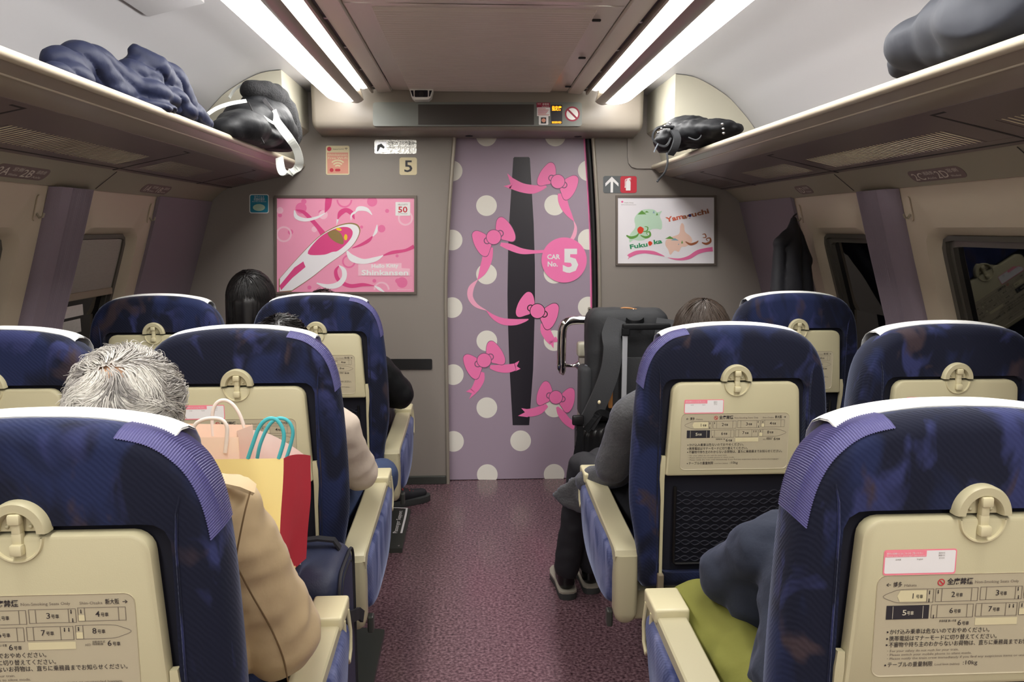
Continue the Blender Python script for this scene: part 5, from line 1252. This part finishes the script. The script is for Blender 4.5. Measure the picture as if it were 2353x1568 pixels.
b = B(); b.ell(P(1456, 712, 3.42), (0.012, 0.006, 0.006), n=10, m=8); obj('zip_ring', b, 'chrome', t, smooth=60)
b = B(); b.strap(spline([tuple(P(*p)) for p in ((1440, 735, 3.34), (1450, 742, 3.31), (1468, 742, 3.31), (1478, 735, 3.34))], 4), 0.022, 0.008, (0, 0, 1)); obj('grab_loop', b, 'black_nylon', t)
b = B(); b.box(P(1403, 915, 3.33), (0.018, 0.02, 0.09), 0.004); obj('leather_tab', b, 'leather_tan', t)

# ---- partition post with chrome handrail
t = thing('handrail_post', (0.59, 3.86, 0), 'taupe post with cream cap and chrome handrail beside the door', 'handrail')
p0 = P(1329, 800, 3.86); 
b = B(); b.box((p0.x + 0.045, 3.86, 0.415), (0.09, 0.05, 0.83), 0.012, 2); obj('post', b, 'wall_taupe', t, smooth=40)
b = B(); b.box((p0.x + 0.045, 3.86, 0.866), (0.104, 0.064, 0.075), 0.014, 3); obj('cap', b, 'cove_cream', t, smooth=40)
b = B(); b.tube(spline([tuple(P(*q)) for q in ((1420, 736, 3.86), (1350, 736, 3.86), (1322, 736, 3.86), (1302, 741, 3.85), (1293, 756, 3.85), (1291, 790, 3.85), (1290, 838, 3.85))], 6), 0.0225, 14); rl = obj('rail', b, 'chrome', t, smooth=60)
b = B(); b.tube([P(1290, 836, 3.85), P(1290, 846, 3.85), P(1292, 856, 3.85), P(1294, 862, 3.85)], [0.0235, 0.0235, 0.017, 0.006], 14); obj('rail_end', b, 'chrome', rl, smooth=60)
b = B(); b.tube([P(1298, 840, 3.85), P(1310, 841, 3.86), P(1322, 840, 3.86), P(1327, 840, 3.86), P(1330, 840, 3.86)], [0.010, 0.008, 0.012, 0.024, 0.026], 12); obj('rail_bracket', b, 'chrome', rl, smooth=60)
b = B(); b.ell(P(1332, 911, 3.835), (0.006, 0.004, 0.006), n=10, m=6); obj('screw', b, 'steel', t)

# ================================================================== PEOPLE
def hand(b, wr, d, up, side):
    """palm, four curled fingers of unequal length and a thumb leaving the side of the palm"""
    wr = Vector(wr); d = Vector(d).normalized(); up = Vector(up); up = (up - d * up.dot(d)).normalized(); sd = d.cross(up).normalized()
    b.cap(wr, 0.022, wr + d * 0.05, 0.030)
    for k, (o, L1) in enumerate(((-0.030, 0.036), (-0.010, 0.042), (0.010, 0.040), (0.029, 0.031))):
        p0 = wr + d * 0.062 + sd * o; p1 = p0 + d * L1 - up * 0.006; p2 = p1 + d * L1 * 0.5 - up * L1 * 0.62; p3 = p2 - up * L1 * 0.5 - d * L1 * 0.15
        b.cap(p0 - d * 0.02, 0.0105, p1, 0.0092, 8); b.cap(p1, 0.0092, p2, 0.0085, 8); b.cap(p2, 0.0085, p3, 0.0075, 8)
    q0 = wr + d * 0.020 + sd * side * 0.026; q1 = q0 + d * 0.026 + sd * side * 0.024 - up * 0.008; q2 = q1 + d * 0.028 - up * 0.012 - sd * side * 0.004
    b.cap(q0, 0.013, q1, 0.0105, 8); b.cap(q1, 0.0105, q2, 0.009, 8)
def person(label, J, top, bottom, shoes, hairfn, skin='skin', bulk=1.0, foldamp=0.005, inflate=0.0, sleeve=(0.066, 0.056, 0.045), legr=(0.088, 0.070, 0.055), facing=(0, 1, 0), seed=1.0, torso_extra=None, coatname='jacket'):
    hd = Vector(J['head']); fw = Vector(facing).normalized(); rt = fw.cross(Vector((0, 0, 1))).normalized(); upv = rt.cross(fw); R = Matrix((rt, fw, upv)).transposed()
    t = thing('person', (J['pelvis'][0], J['pelvis'][1], 0), label, 'person')
    b = B(); H = lambda x, y, z: hd + R @ Vector((x, y, z))
    b.ell(H(0, -0.004, 0.012), (0.076, 0.094, 0.098), R, 22, 16); b.ell(H(0, 0.030, -0.050), (0.055, 0.060, 0.062), R); b.cap(H(0, 0.045, -0.075), 0.036, H(0, 0.062, -0.088), 0.022)
    b.cap(H(0, 0.088, 0.010), 0.010, H(0, 0.104, -0.022), 0.014); b.cap(H(-0.03, 0.080, 0.030), 0.012, H(0.03, 0.080, 0.030), 0.012)
    for q in (-1, 1): b.ell(H(q * 0.079, 0.002, -0.008), (0.009, 0.020, 0.031), R); b.ell(H(q * 0.045, 0.060, -0.020), (0.022, 0.022, 0.018), R)
    b.cap(H(0, -0.012, -0.06), 0.050, J['neck'], 0.056); b.cap(J['neck'], 0.06, J['chest'], 0.095); b.cap(J['chest'], 0.11, J['pelvis'], 0.12)
    for k in (0, 1):
        b.cap(J['neck'], 0.045, J['sh'][k], 0.05); b.cap(J['sh'][k], 0.045, J['el'][k], 0.036); b.cap(J['el'][k], 0.036, J['wr'][k], 0.025)
        d = Vector(J['wr'][k]) - Vector(J['el'][k]); hand(b, J['wr'][k], J.get('hd', [d, d])[k], (0, 0.2, 1), 1 if k == 0 else -1)
        b.cap(J['hip'][k], 0.075, J['kn'][k], 0.052); b.cap(J['kn'][k], 0.05, J['an'][k], 0.036); b.cap(Vector(J['an'][k]) - Vector((0, 0, 0.02)), 0.027, Vector(J['toe'][k]) + Vector((0, 0, 0.006)), 0.014)
    obj('body', blob(b, 0.0075, 2), skin, t, smooth=0)
    for q in (-1, 1):
        b = B(); b.ell(H(q * 0.031, 0.086, 0.010), (0.012, 0.008, 0.008), R, 12, 8); e = obj('eye', b, 'eye_white', t, smooth=60)
        b = B(); b.ell(H(q * 0.031, 0.0925, 0.010), (0.005, 0.003, 0.005), R, 10, 6); obj('iris', b, 'iris', e, smooth=60)
    b = B(); b.cap(H(-0.018, 0.092, -0.048), 0.005, H(0.018, 0.092, -0.048), 0.005, 8); b.cap(H(-0.014, 0.092, -0.055), 0.005, H(0.014, 0.092, -0.055), 0.005, 8); obj('mouth', b, 'lips', t, smooth=60)
    # upper garment
    b = B(); i = inflate
    ch, pv, nk = Vector(J['chest']), Vector(J['pelvis']), Vector(J['neck'])
    b.cap(nk + Vector((0, 0, -0.03)), 0.075 + i, ch, 0.13 * bulk + i); b.cap(ch + Vector((-0.06, 0, 0)), 0.115 * bulk + i, pv + Vector((-0.06, 0, 0.02)), 0.12 * bulk + i); b.cap(ch + Vector((0.06, 0, 0)), 0.115 * bulk + i, pv + Vector((0.06, 0, 0.02)), 0.12 * bulk + i)
    for k in (0, 1):
        s_, e_, w_2 = Vector(J['sh'][k]), Vector(J['el'][k]), Vector(J['wr'][k])
        b.cap(nk + Vector((0, 0, -0.02)), 0.07 + i * 0.6, s_, sleeve[0] + i); b.cap(s_, sleeve[0] + i, e_, sleeve[1] + i); b.cap(e_, sleeve[1] + i, w_2 + (e_ - w_2) * 0.06, sleeve[2] + i * 0.7)
    if torso_extra: torso_extra(b)
    def cutneck(co): return 0
    me = blob(b, 0.009, 5, disp=folds(foldamp, 9.5, (1, 1, 1.3), seed)); coat = obj(coatname, me, top, t, smooth=0)
    # trousers
    b = B(); b.cap(J['hip'][0], legr[0] + 0.01, J['hip'][1], legr[0] + 0.01)
    for k in (0, 1): b.cap(J['hip'][k], legr[0], J['kn'][k], legr[1]); a_ = Vector(J['an'][k]); b.cap(J['kn'][k], legr[1], a_ + Vector((0, 0, 0.02)), legr[2])
    obj('trousers', blob(b, 0.010, 5, disp=folds(0.005 if foldamp < 0.012 else 0.010, 10, (1, 1, 1.2), seed + 5)), bottom, t, smooth=0)
    # shoes
    for k in (0, 1):
        a_, tt = Vector(J['an'][k]), Vector(J['toe'][k]); d = tt - a_; d.z = 0; d.normalize(); sd = Vector((d.y, -d.x, 0)); hl = Vector((a_.x, a_.y, 0)) - d * 0.045
        def sp(f, w, z): return hl + d * f + sd * w + Vector((0, 0, z))
        def foot(zs, g):
            rings = []
            for z, k2 in zs:
                rings.append([sp(x, y, z) for x, y in [(L_ * 0.27 * 1.0, W_ * (0.044 + g) * k2) for L_, W_ in ((0.0, 0.0), (0.01, 0.45), (0.06, 0.75), (0.2, 0.82), (0.45, 0.9), (0.7, 1.05), (0.86, 0.95), (0.96, 0.6), (1.0, 0.0), (0.96, -0.55), (0.86, -0.85), (0.7, -0.95), (0.45, -0.75), (0.2, -0.75), (0.06, -0.7), (0.01, -0.45))]])
            return rings
        b = B(); b.loft(foot([(0.001, 0.96), (0.004, 1.0), (0.026, 1.0)], 0.004)); so = obj('shoe_sole', b, shoes[1], t, smooth=40)
        b = B()
        b.cap(sp(0.05, 0, 0.060), 0.036, sp(0.12, 0, 0.056), 0.036); b.cap(sp(0.12, 0, 0.050), 0.034, sp(0.225, 0, 0.044), 0.026); b.cap(sp(0.05, 0, 0.06), 0.036, a_ + Vector((0, 0, 0.012)), 0.042); b.ell(sp(0.135, 0, 0.034), (0.1, 0.1, 0.02)) if False else None
        me = blob(b, 0.006, 2); clampz(me, lambda co: 0.024); sh = obj('shoe', me, shoes[0], t, smooth=0)
        if len(shoes) > 2:
            b = B(); b.loft(foot([(0.0262, 1.02), (0.034, 1.02)], 0.004)); obj('shoe_welt', b, shoes[2], sh, smooth=40)
        b = B()
        for q in range(4): b.tube([sp(0.10 + q * 0.02, -0.02, 0.088 - q * 0.006), sp(0.105 + q * 0.02, 0, 0.094 - q * 0.007), sp(0.10 + q * 0.02, 0.02, 0.088 - q * 0.006)], 0.003, 5)
        obj('lace', b, shoes[3] if len(shoes) > 3 else 'rubber_black', sh, smooth=60)
    hairfn(t, hd, R)
    return t, coat

def hair_mesh(hd, R, n, length, seed, radii=(0.080, 0.099, 0.104), cz=0.012, curl=0.004, wid=0.0014, lift=0.10, region=None, fall=False, steps=7, whorl=0.6, crown=(0.0, -0.55, 0.83), sweep=(0, 0, 0), flow=0.0, ffreq=14.0):
    rnd = random.Random(seed); b = B(); cw = Vector(crown).normalized(); tones = []
    k = 0
    while k < n:
        v = Vector((rnd.gauss(0, 1), rnd.gauss(0, 1), rnd.gauss(0, 1))).normalized()
        if region and not region(v, rnd): continue
        k += 1
        e = lambda w: Vector((w.x * radii[0], w.y * radii[1], w.z * radii[2] + cz))
        cur = v.copy(); pts = []; L = length * rnd.uniform(0.7, 1.25); ph = rnd.uniform(0, 6.28); tone = 0.45 + 0.9 * mnoise.noise(v * 3.2 + Vector((seed, 1, 2))) + 0.35 * (rnd.random() - 0.5)
        ax = Vector((rnd.gauss(0, 1), rnd.gauss(0, 1), rnd.gauss(0, 1))) * curl; st = L / steps; r0 = 1 + rnd.uniform(0, 0.03); p = e(cur) * r0
        for j in range(steps + 1):
            q = j / steps; pts.append(p + ax * math.sin(ph + q * 5.0) * q)
            away = cur - cw * cur.dot(cw)
            tang = (away.normalized() if away.length > 0.08 else Vector((0, -1, 0))) + cw.cross(cur) * whorl + Vector((0, 0, -0.75)) + Vector(sweep)
            tang = tang + (mnoise.noise_vector(p * ffreq + Vector((seed, 0, 0))) * flow if flow else Vector())
            tang = tang - cur * tang.dot(cur); tang = tang.normalized() if tang.length > 1e-4 else Vector((0, 0, -1))
            nx = p + tang * st
            if fall and cur.z < -0.05: nx = p + Vector((0.02 * cur.x, 0.02 * cur.y, -1)).normalized() * st
            else:
                u = Vector((nx.x / radii[0], nx.y / radii[1], (nx.z - cz) / radii[2])); cur = u.normalized(); nx = e(cur) * (r0 + lift * (q + 1 / steps))
            p = nx
        pw = [hd + R @ x for x in pts]
        o = len(b.v); b.tube(pw, [wid * (1 - 0.75 * j / steps) for j in range(steps + 1)], 3, cap=False); tones += [tone] * (len(b.v) - o)
    return b, tones
def hair_obj(t, b, tones, m, name='hair'):
    me = b.mesh(name); at = me.attributes.new('tone', 'FLOAT', 'POINT'); at.data.foreach_set('value', tones[:len(me.vertices)])
    return obj(name, me, m, t, smooth=0, fix=False, kind=None)
def cap_hair(t, hd, R, m, radii, cz, extra=None):
    b = B(); b.ell(hd + R @ Vector((0, -0.006, cz)), radii, R, 24, 16)
    if extra: extra(b, hd, R)
    me = blob(b, 0.008, 3)
    # keep the face free
    bm = bmesh.new(); bm.from_mesh(me); Ri = R.transposed()
    dl = [v for v in bm.verts if (Ri @ (v.co - hd)).y > 0.045 and (Ri @ (v.co - hd)).z < 0.055]; bmesh.ops.delete(bm, geom=dl, context='VERTS'); bm.to_mesh(me); bm.free()
    return obj('hair', me, m, t, smooth=0, fix=False)
notface = lambda v, r: not (v.y > 0.35 and v.z < 0.45) and v.z > -0.45

# ---- 1 grey-haired person in the khaki coat, nearest left aisle seat
hd = P(292, 957, 1.33)
def hf(t, hd, R):
    def reg(v, r):
        if not notface(v, r): return False
        d = (Vector((0.05, -0.55, 0.80)).normalized() - v).length
        return d > 0.26 or r.random() < 0.25 + d * 1.8
    cp = cap_hair(t, hd, R, 'hair_grey_base', (0.085, 0.101, 0.103), 0.012); bm = bmesh.new(); bm.from_mesh(cp.data); c0 = hd + R @ Vector((0.01, -0.065, 0.085))
    bmesh.ops.delete(bm, geom=[v for v in bm.verts if (v.co - c0).length < 0.016], context='VERTS'); bm.to_mesh(cp.data); bm.free()
    b, tn = hair_mesh(hd, R, 6500, 0.062, 11, radii=(0.088, 0.104, 0.105), curl=0.005, wid=0.0013, lift=0.025, region=reg, whorl=0.7, crown=(0.05, -0.6, 0.80), flow=2.6, ffreq=22.0, steps=8)
    hair_obj(t, b, tn, 'hair_grey', 'hair_strands')
J = dict(head=hd, neck=(-0.60, 1.335, 1.03), chest=(-0.61, 1.345, 0.85), pelvis=(-0.62, 1.36, 0.52), sh=[(-0.79, 1.34, 0.96), P(508, 1192, 1.33)], el=[(-0.85, 1.45, 0.70), P(642, 1462, 1.46)], wr=[(-0.70, 1.58, 0.80), (-0.470, 1.60, 0.80)], hd=[(0.2, 0.1, 0.3), (-0.1, 0.1, 0.3)],
         hip=[(-0.72, 1.40, 0.50), (-0.54, 1.40, 0.50)], kn=[(-0.76, 1.80, 0.55), (-0.62, 1.80, 0.55)], an=[(-0.76, 1.85, 0.09), (-0.63, 1.87, 0.09)], toe=[(-0.76, 2.02, 0.03), (-0.64, 2.04, 0.03)])
def te(b): b.cap((-0.62, 1.36, 0.50), 0.13, (-0.62, 1.60, 0.54), 0.10)
t, coat = person('person with curly grey hair in a khaki trench coat on the left', J, 'coat_khaki', 'black_cloth', ('shoe_black', 'sole_dark'), hf, bulk=1.12, foldamp=0.010, sleeve=(0.074, 0.078, 0.055), seed=2.0, torso_extra=te, coatname='trench_coat')
b = B(); q = [P(498, 1104, 1.30), P(530, 1105, 1.29), P(560, 1112, 1.285), P(585, 1126, 1.29)]; b.strap([tuple(x) for x in q], [0.040, 0.045, 0.045, 0.03], 0.006, (0.1, 1, 0)); obj('epaulette', b, 'coat_khaki', coat, smooth=40)
b = B(); b.tube(spline([tuple(P(*x)) for x in ((575, 1130, 1.262), (562, 1180, 1.252), (548, 1250, 1.25), (540, 1300, 1.255))], 6), 0.0016, 5); obj('armhole_seam', b, 'khaki_dark', coat)
b = B(); b.tube(spline([tuple(P(*x)) for x in ((548, 1310, 1.27), (580, 1370, 1.30), (620, 1440, 1.345), (650, 1510, 1.375), (662, 1568, 1.39))], 6), 0.0016, 5); obj('sleeve_seam', b, 'khaki_dark', coat)

# ---- 2 person in the cream jacket, second left aisle seat
hd = P(650, 812, 2.43)
def hf(t, hd, R):
    cap_hair(t, hd, R, 'hair_black', (0.080, 0.098, 0.104), 0.012); b, tn = hair_mesh(hd, R, 1500, 0.07, 5, curl=0.006, lift=0.04, flow=0.8, region=notface, radii=(0.082, 0.10, 0.108)); hair_obj(t, b, tn, 'hair_black', 'hair_strands')
J = dict(head=hd, neck=(-0.60, 2.42, 0.97), chest=(-0.60, 2.42, 0.80), pelvis=(-0.61, 2.45, 0.52), sh=[(-0.77, 2.42, 0.91), P(778, 985, 2.40)], el=[(-0.84, 2.50, 0.68), P(822, 1086, 2.52)], wr=[(-0.70, 2.72, 0.66), (-0.46, 2.74, 0.67)],
         hip=[(-0.70, 2.46, 0.50), (-0.53, 2.46, 0.50)], kn=[(-0.74, 2.85, 0.54), (-0.345, 2.86, 0.545)], an=[(-0.72, 2.92, 0.09), (-0.47, 2.87, 0.09)], toe=[(-0.72, 3.06, 0.03), (-0.48, 3.02, 0.03)])
person('person with short black hair in a cream jacket and jeans, left middle seat', J, 'jacket_cream', 'jeans', ('shoe_black', 'sole_grey'), hf, foldamp=0.011, sleeve=(0.062, 0.060, 0.045), legr=(0.085, 0.066, 0.052), seed=4.0)

# ---- 3 person in the black jacket, far left aisle seat
hd = P(745, 728, 3.50)
def hf(t, hd, R):
    cap_hair(t, hd, R, 'hair_dark', (0.080, 0.098, 0.104), 0.012); b, tn = hair_mesh(hd, R, 900, 0.06, 8, curl=0.005, lift=0.035, flow=0.6, region=notface, radii=(0.082, 0.10, 0.108)); hair_obj(t, b, tn, 'hair_dark', 'hair_strands')
J = dict(head=hd, neck=(-0.64, 3.49, 0.97), chest=(-0.63, 3.48, 0.80), pelvis=(-0.62, 3.50, 0.52), sh=[(-0.80, 3.48, 0.91), P(868, 845, 3.45)], el=[(-0.86, 3.56, 0.68), P(915, 905, 3.50)], wr=[(-0.70, 3.78, 0.66), (-0.46, 3.78, 0.68)],
         hip=[(-0.71, 3.52, 0.50), (-0.53, 3.52, 0.50)], kn=[(-0.74, 3.92, 0.54), (-0.47, 3.93, 0.54)], an=[(-0.74, 3.98, 0.09), (-0.43, 4.02, 0.09)], toe=[(-0.74, 4.12, 0.03), (-0.27, 4.12, 0.03)])
person('person in a loose black jacket on the far left aisle seat, one shoe out', J, 'black_nylon', 'black_cloth', ('black_cloth', 'sole_dark', 'sole_dark', 'lace_red'), hf, foldamp=0.007, bulk=1.05, sleeve=(0.062, 0.070, 0.05), seed=6.0)

# ---- 4 person with smooth dark hair between the far left seats
hd = P(577, 690, 3.47)
def hf(t, hd, R):
    def ex(b, hd, R): b.cap(hd + Vector((0, -0.035, 0)), 0.085, hd + Vector((0, -0.05, -0.17)), 0.07); b.cap(hd + Vector((-0.05, -0.02, 0)), 0.055, hd + Vector((-0.06, -0.03, -0.18)), 0.045); b.cap(hd + Vector((0.05, -0.02, 0)), 0.055, hd + Vector((0.06, -0.03, -0.18)), 0.045)
    cap_hair(t, hd, R, 'hair_black', (0.098, 0.108, 0.118), 0.010, ex); b, tn = hair_mesh(hd, R, 1600, 0.20, 3, radii=(0.100, 0.112, 0.120), curl=0.002, lift=0.015, region=notface, fall=True, whorl=0.05, wid=0.0016, steps=8); hair_obj(t, b, tn, 'hair_black', 'hair_strands')
J = dict(head=hd, neck=(-0.97, 3.47, 1.03), chest=(-1.02, 3.48, 0.84), pelvis=(-1.10, 3.52, 0.52), sh=[(-1.20, 3.48, 0.95), (-0.87, 3.50, 0.95)], el=[(-1.26, 3.58, 0.70), (-0.92, 3.62, 0.72)], wr=[(-1.16, 3.80, 0.66), (-1.02, 3.82, 0.66)],
         hip=[(-1.19, 3.54, 0.50), (-1.03, 3.54, 0.50)], kn=[(-1.22, 3.94, 0.54), (-1.04, 3.94, 0.54)], an=[(-1.22, 3.99, 0.09), (-1.04, 3.99, 0.09)], toe=[(-1.22, 4.13, 0.03), (-1.04, 4.13, 0.03)])
person('person with smooth dark hair seen between the two far left seats', J, 'black_cloth', 'black_cloth', ('shoe_black', 'sole_dark'), hf, foldamp=0.004, sleeve=(0.058, 0.052, 0.042), legr=(0.08, 0.06, 0.048), seed=7.0)

# ---- 5 person in the charcoal coat, right aisle seat
hd = P(1612, 776, 2.45)
def hf(t, hd, R):
    cap_hair(t, hd, R, 'hair_brown', (0.084, 0.102, 0.108), 0.010); b, tn = hair_mesh(hd, R, 2400, 0.13, 21, radii=(0.086, 0.104, 0.112), curl=0.003, lift=0.03, region=notface, fall=True, whorl=0.15, crown=(0.0, -0.25, 0.95)); hair_obj(t, b, tn, 'hair_brown', 'hair_strands')
J = dict(head=hd, neck=(0.71, 2.43, 1.00), chest=(0.71, 2.42, 0.82), pelvis=(0.71, 2.45, 0.52), sh=[P(1448, 958, 2.37), (0.88, 2.42, 0.93)], el=[P(1408, 1070, 2.43), (0.93, 2.50, 0.69)], wr=[(0.55, 2.74, 0.67), (0.80, 2.72, 0.67)],
         hip=[(0.63, 2.47, 0.50), (0.79, 2.47, 0.50)], kn=[(0.425, 2.92, 0.555), (0.50, 2.95, 0.56)], an=[(0.372, 2.965, 0.10), (0.475, 3.01, 0.10)], toe=[(0.365, 3.13, 0.03), (0.47, 3.17, 0.03)])
def te(b):
    fl = [P(*q) for q in ((1356, 1078, 2.76), (1310, 1100, 2.82), (1266, 1136, 2.88), (1290, 1160, 2.86), (1332, 1180, 2.82), (1390, 1175, 2.72), (1400, 1110, 2.68))]; b.loft([[tuple(q + Vector((0, -0.012, 0))) for q in fl], [tuple(q + Vector((0, 0.014, 0))) for q in fl]])
    for a, ra, c, rc in (((1420, 1085, 2.6), .05, (1350, 1105, 2.74), .045), ((1380, 1110, 2.75), .05, (1345, 1140, 2.80), .035)): b.cap(P(*a), ra, P(*c), rc)
person('person in a charcoal wool coat on the right aisle seat, hair above it', J, 'charcoal_wool', 'black_cloth', ('shoe_black', 'sole_dark', 'sole_grey'), hf, foldamp=0.005, sleeve=(0.062, 0.058, 0.048), legr=(0.078, 0.056, 0.050), seed=9.0, torso_extra=te, coatname='wool_coat')

# ---- 6 person leaning forward in navy hoodie and olive trousers, nearest right seat
hd = Vector((0.98, 1.78, 0.82))
def hf(t, hd, R):
    cap_hair(t, hd, R, 'hair_brown', (0.084, 0.100, 0.106), 0.010); b, tn = hair_mesh(hd, R, 900, 0.12, 31, radii=(0.086, 0.104, 0.110), curl=0.004, lift=0.03, region=notface, whorl=0.1); hair_obj(t, b, tn, 'hair_brown', 'hair_strands')
    rnd = random.Random(4); b = B()
    for k in range(140):
        a = hd + Vector((-0.05 + rnd.gauss(0, 0.015), -0.05 + rnd.gauss(0, 0.02), -0.03 + rnd.gauss(0, 0.02))); c = P(1752 + rnd.gauss(0, 8), 1305 + rnd.gauss(0, 7), 1.555 + rnd.gauss(0, 0.005)); m_ = (a + c) / 2 + Vector((0.0, 0, -0.03))
        b.tube(spline([tuple(a), tuple(m_), tuple(c)], 4), 0.0013, 3, cap=False)
    obj('hair_lock', b, 'hair_brown', t, fix=False, kind='stuff')
J = dict(head=hd, neck=(0.87, 1.66, 0.81), chest=(0.79, 1.54, 0.74), pelvis=(0.72, 1.38, 0.53), sh=[P(1765, 1265, 1.60), (0.97, 1.58, 0.78)], el=[P(1672, 1322, 1.70), (1.02, 1.70, 0.66)], wr=[(0.72, 1.84, 0.64), (0.88, 1.86, 0.64)],
         hip=[(0.63, 1.40, 0.50), (0.81, 1.40, 0.50)], kn=[P(1602, 1412, 1.80), (0.88, 1.84, 0.56)], an=[(0.60, 1.86, 0.09), (0.86, 1.88, 0.09)], toe=[(0.60, 2.02, 0.03), (0.86, 2.04, 0.03)])
def te(b): b.cap(P(1745, 1265, 1.62), 0.055, P(1700, 1310, 1.68), 0.058); b.cap(P(1700, 1310, 1.66), 0.05, P(1722, 1405, 1.72), 0.058); b.cap(P(1735, 1340, 1.64), 0.065, P(1748, 1430, 1.66), 0.06)
t, coat = person('person leaning forward in navy hoodie and olive trousers, lower right', J, 'navy_knit', 'olive', ('shoe_black', 'sole_dark'), hf, foldamp=0.013, sleeve=(0.07, 0.064, 0.05), legr=(0.098, 0.082, 0.07), seed=12.0, torso_extra=te, facing=(0.2, 0.85, -0.5), coatname='hoodie')
b = B(); q = [P(1655, 1545, 1.585), P(1690, 1490, 1.575), P(1735, 1530, 1.555), P(1700, 1600, 1.56)]; b.loft([[tuple(x) for x in q], [tuple(x + Vector((-0.003, -0.008, 0.004))) for x in q]]); obj('pocket_flap', b, 'olive', [c for c in t.children if c.name.startswith('trousers')][0])
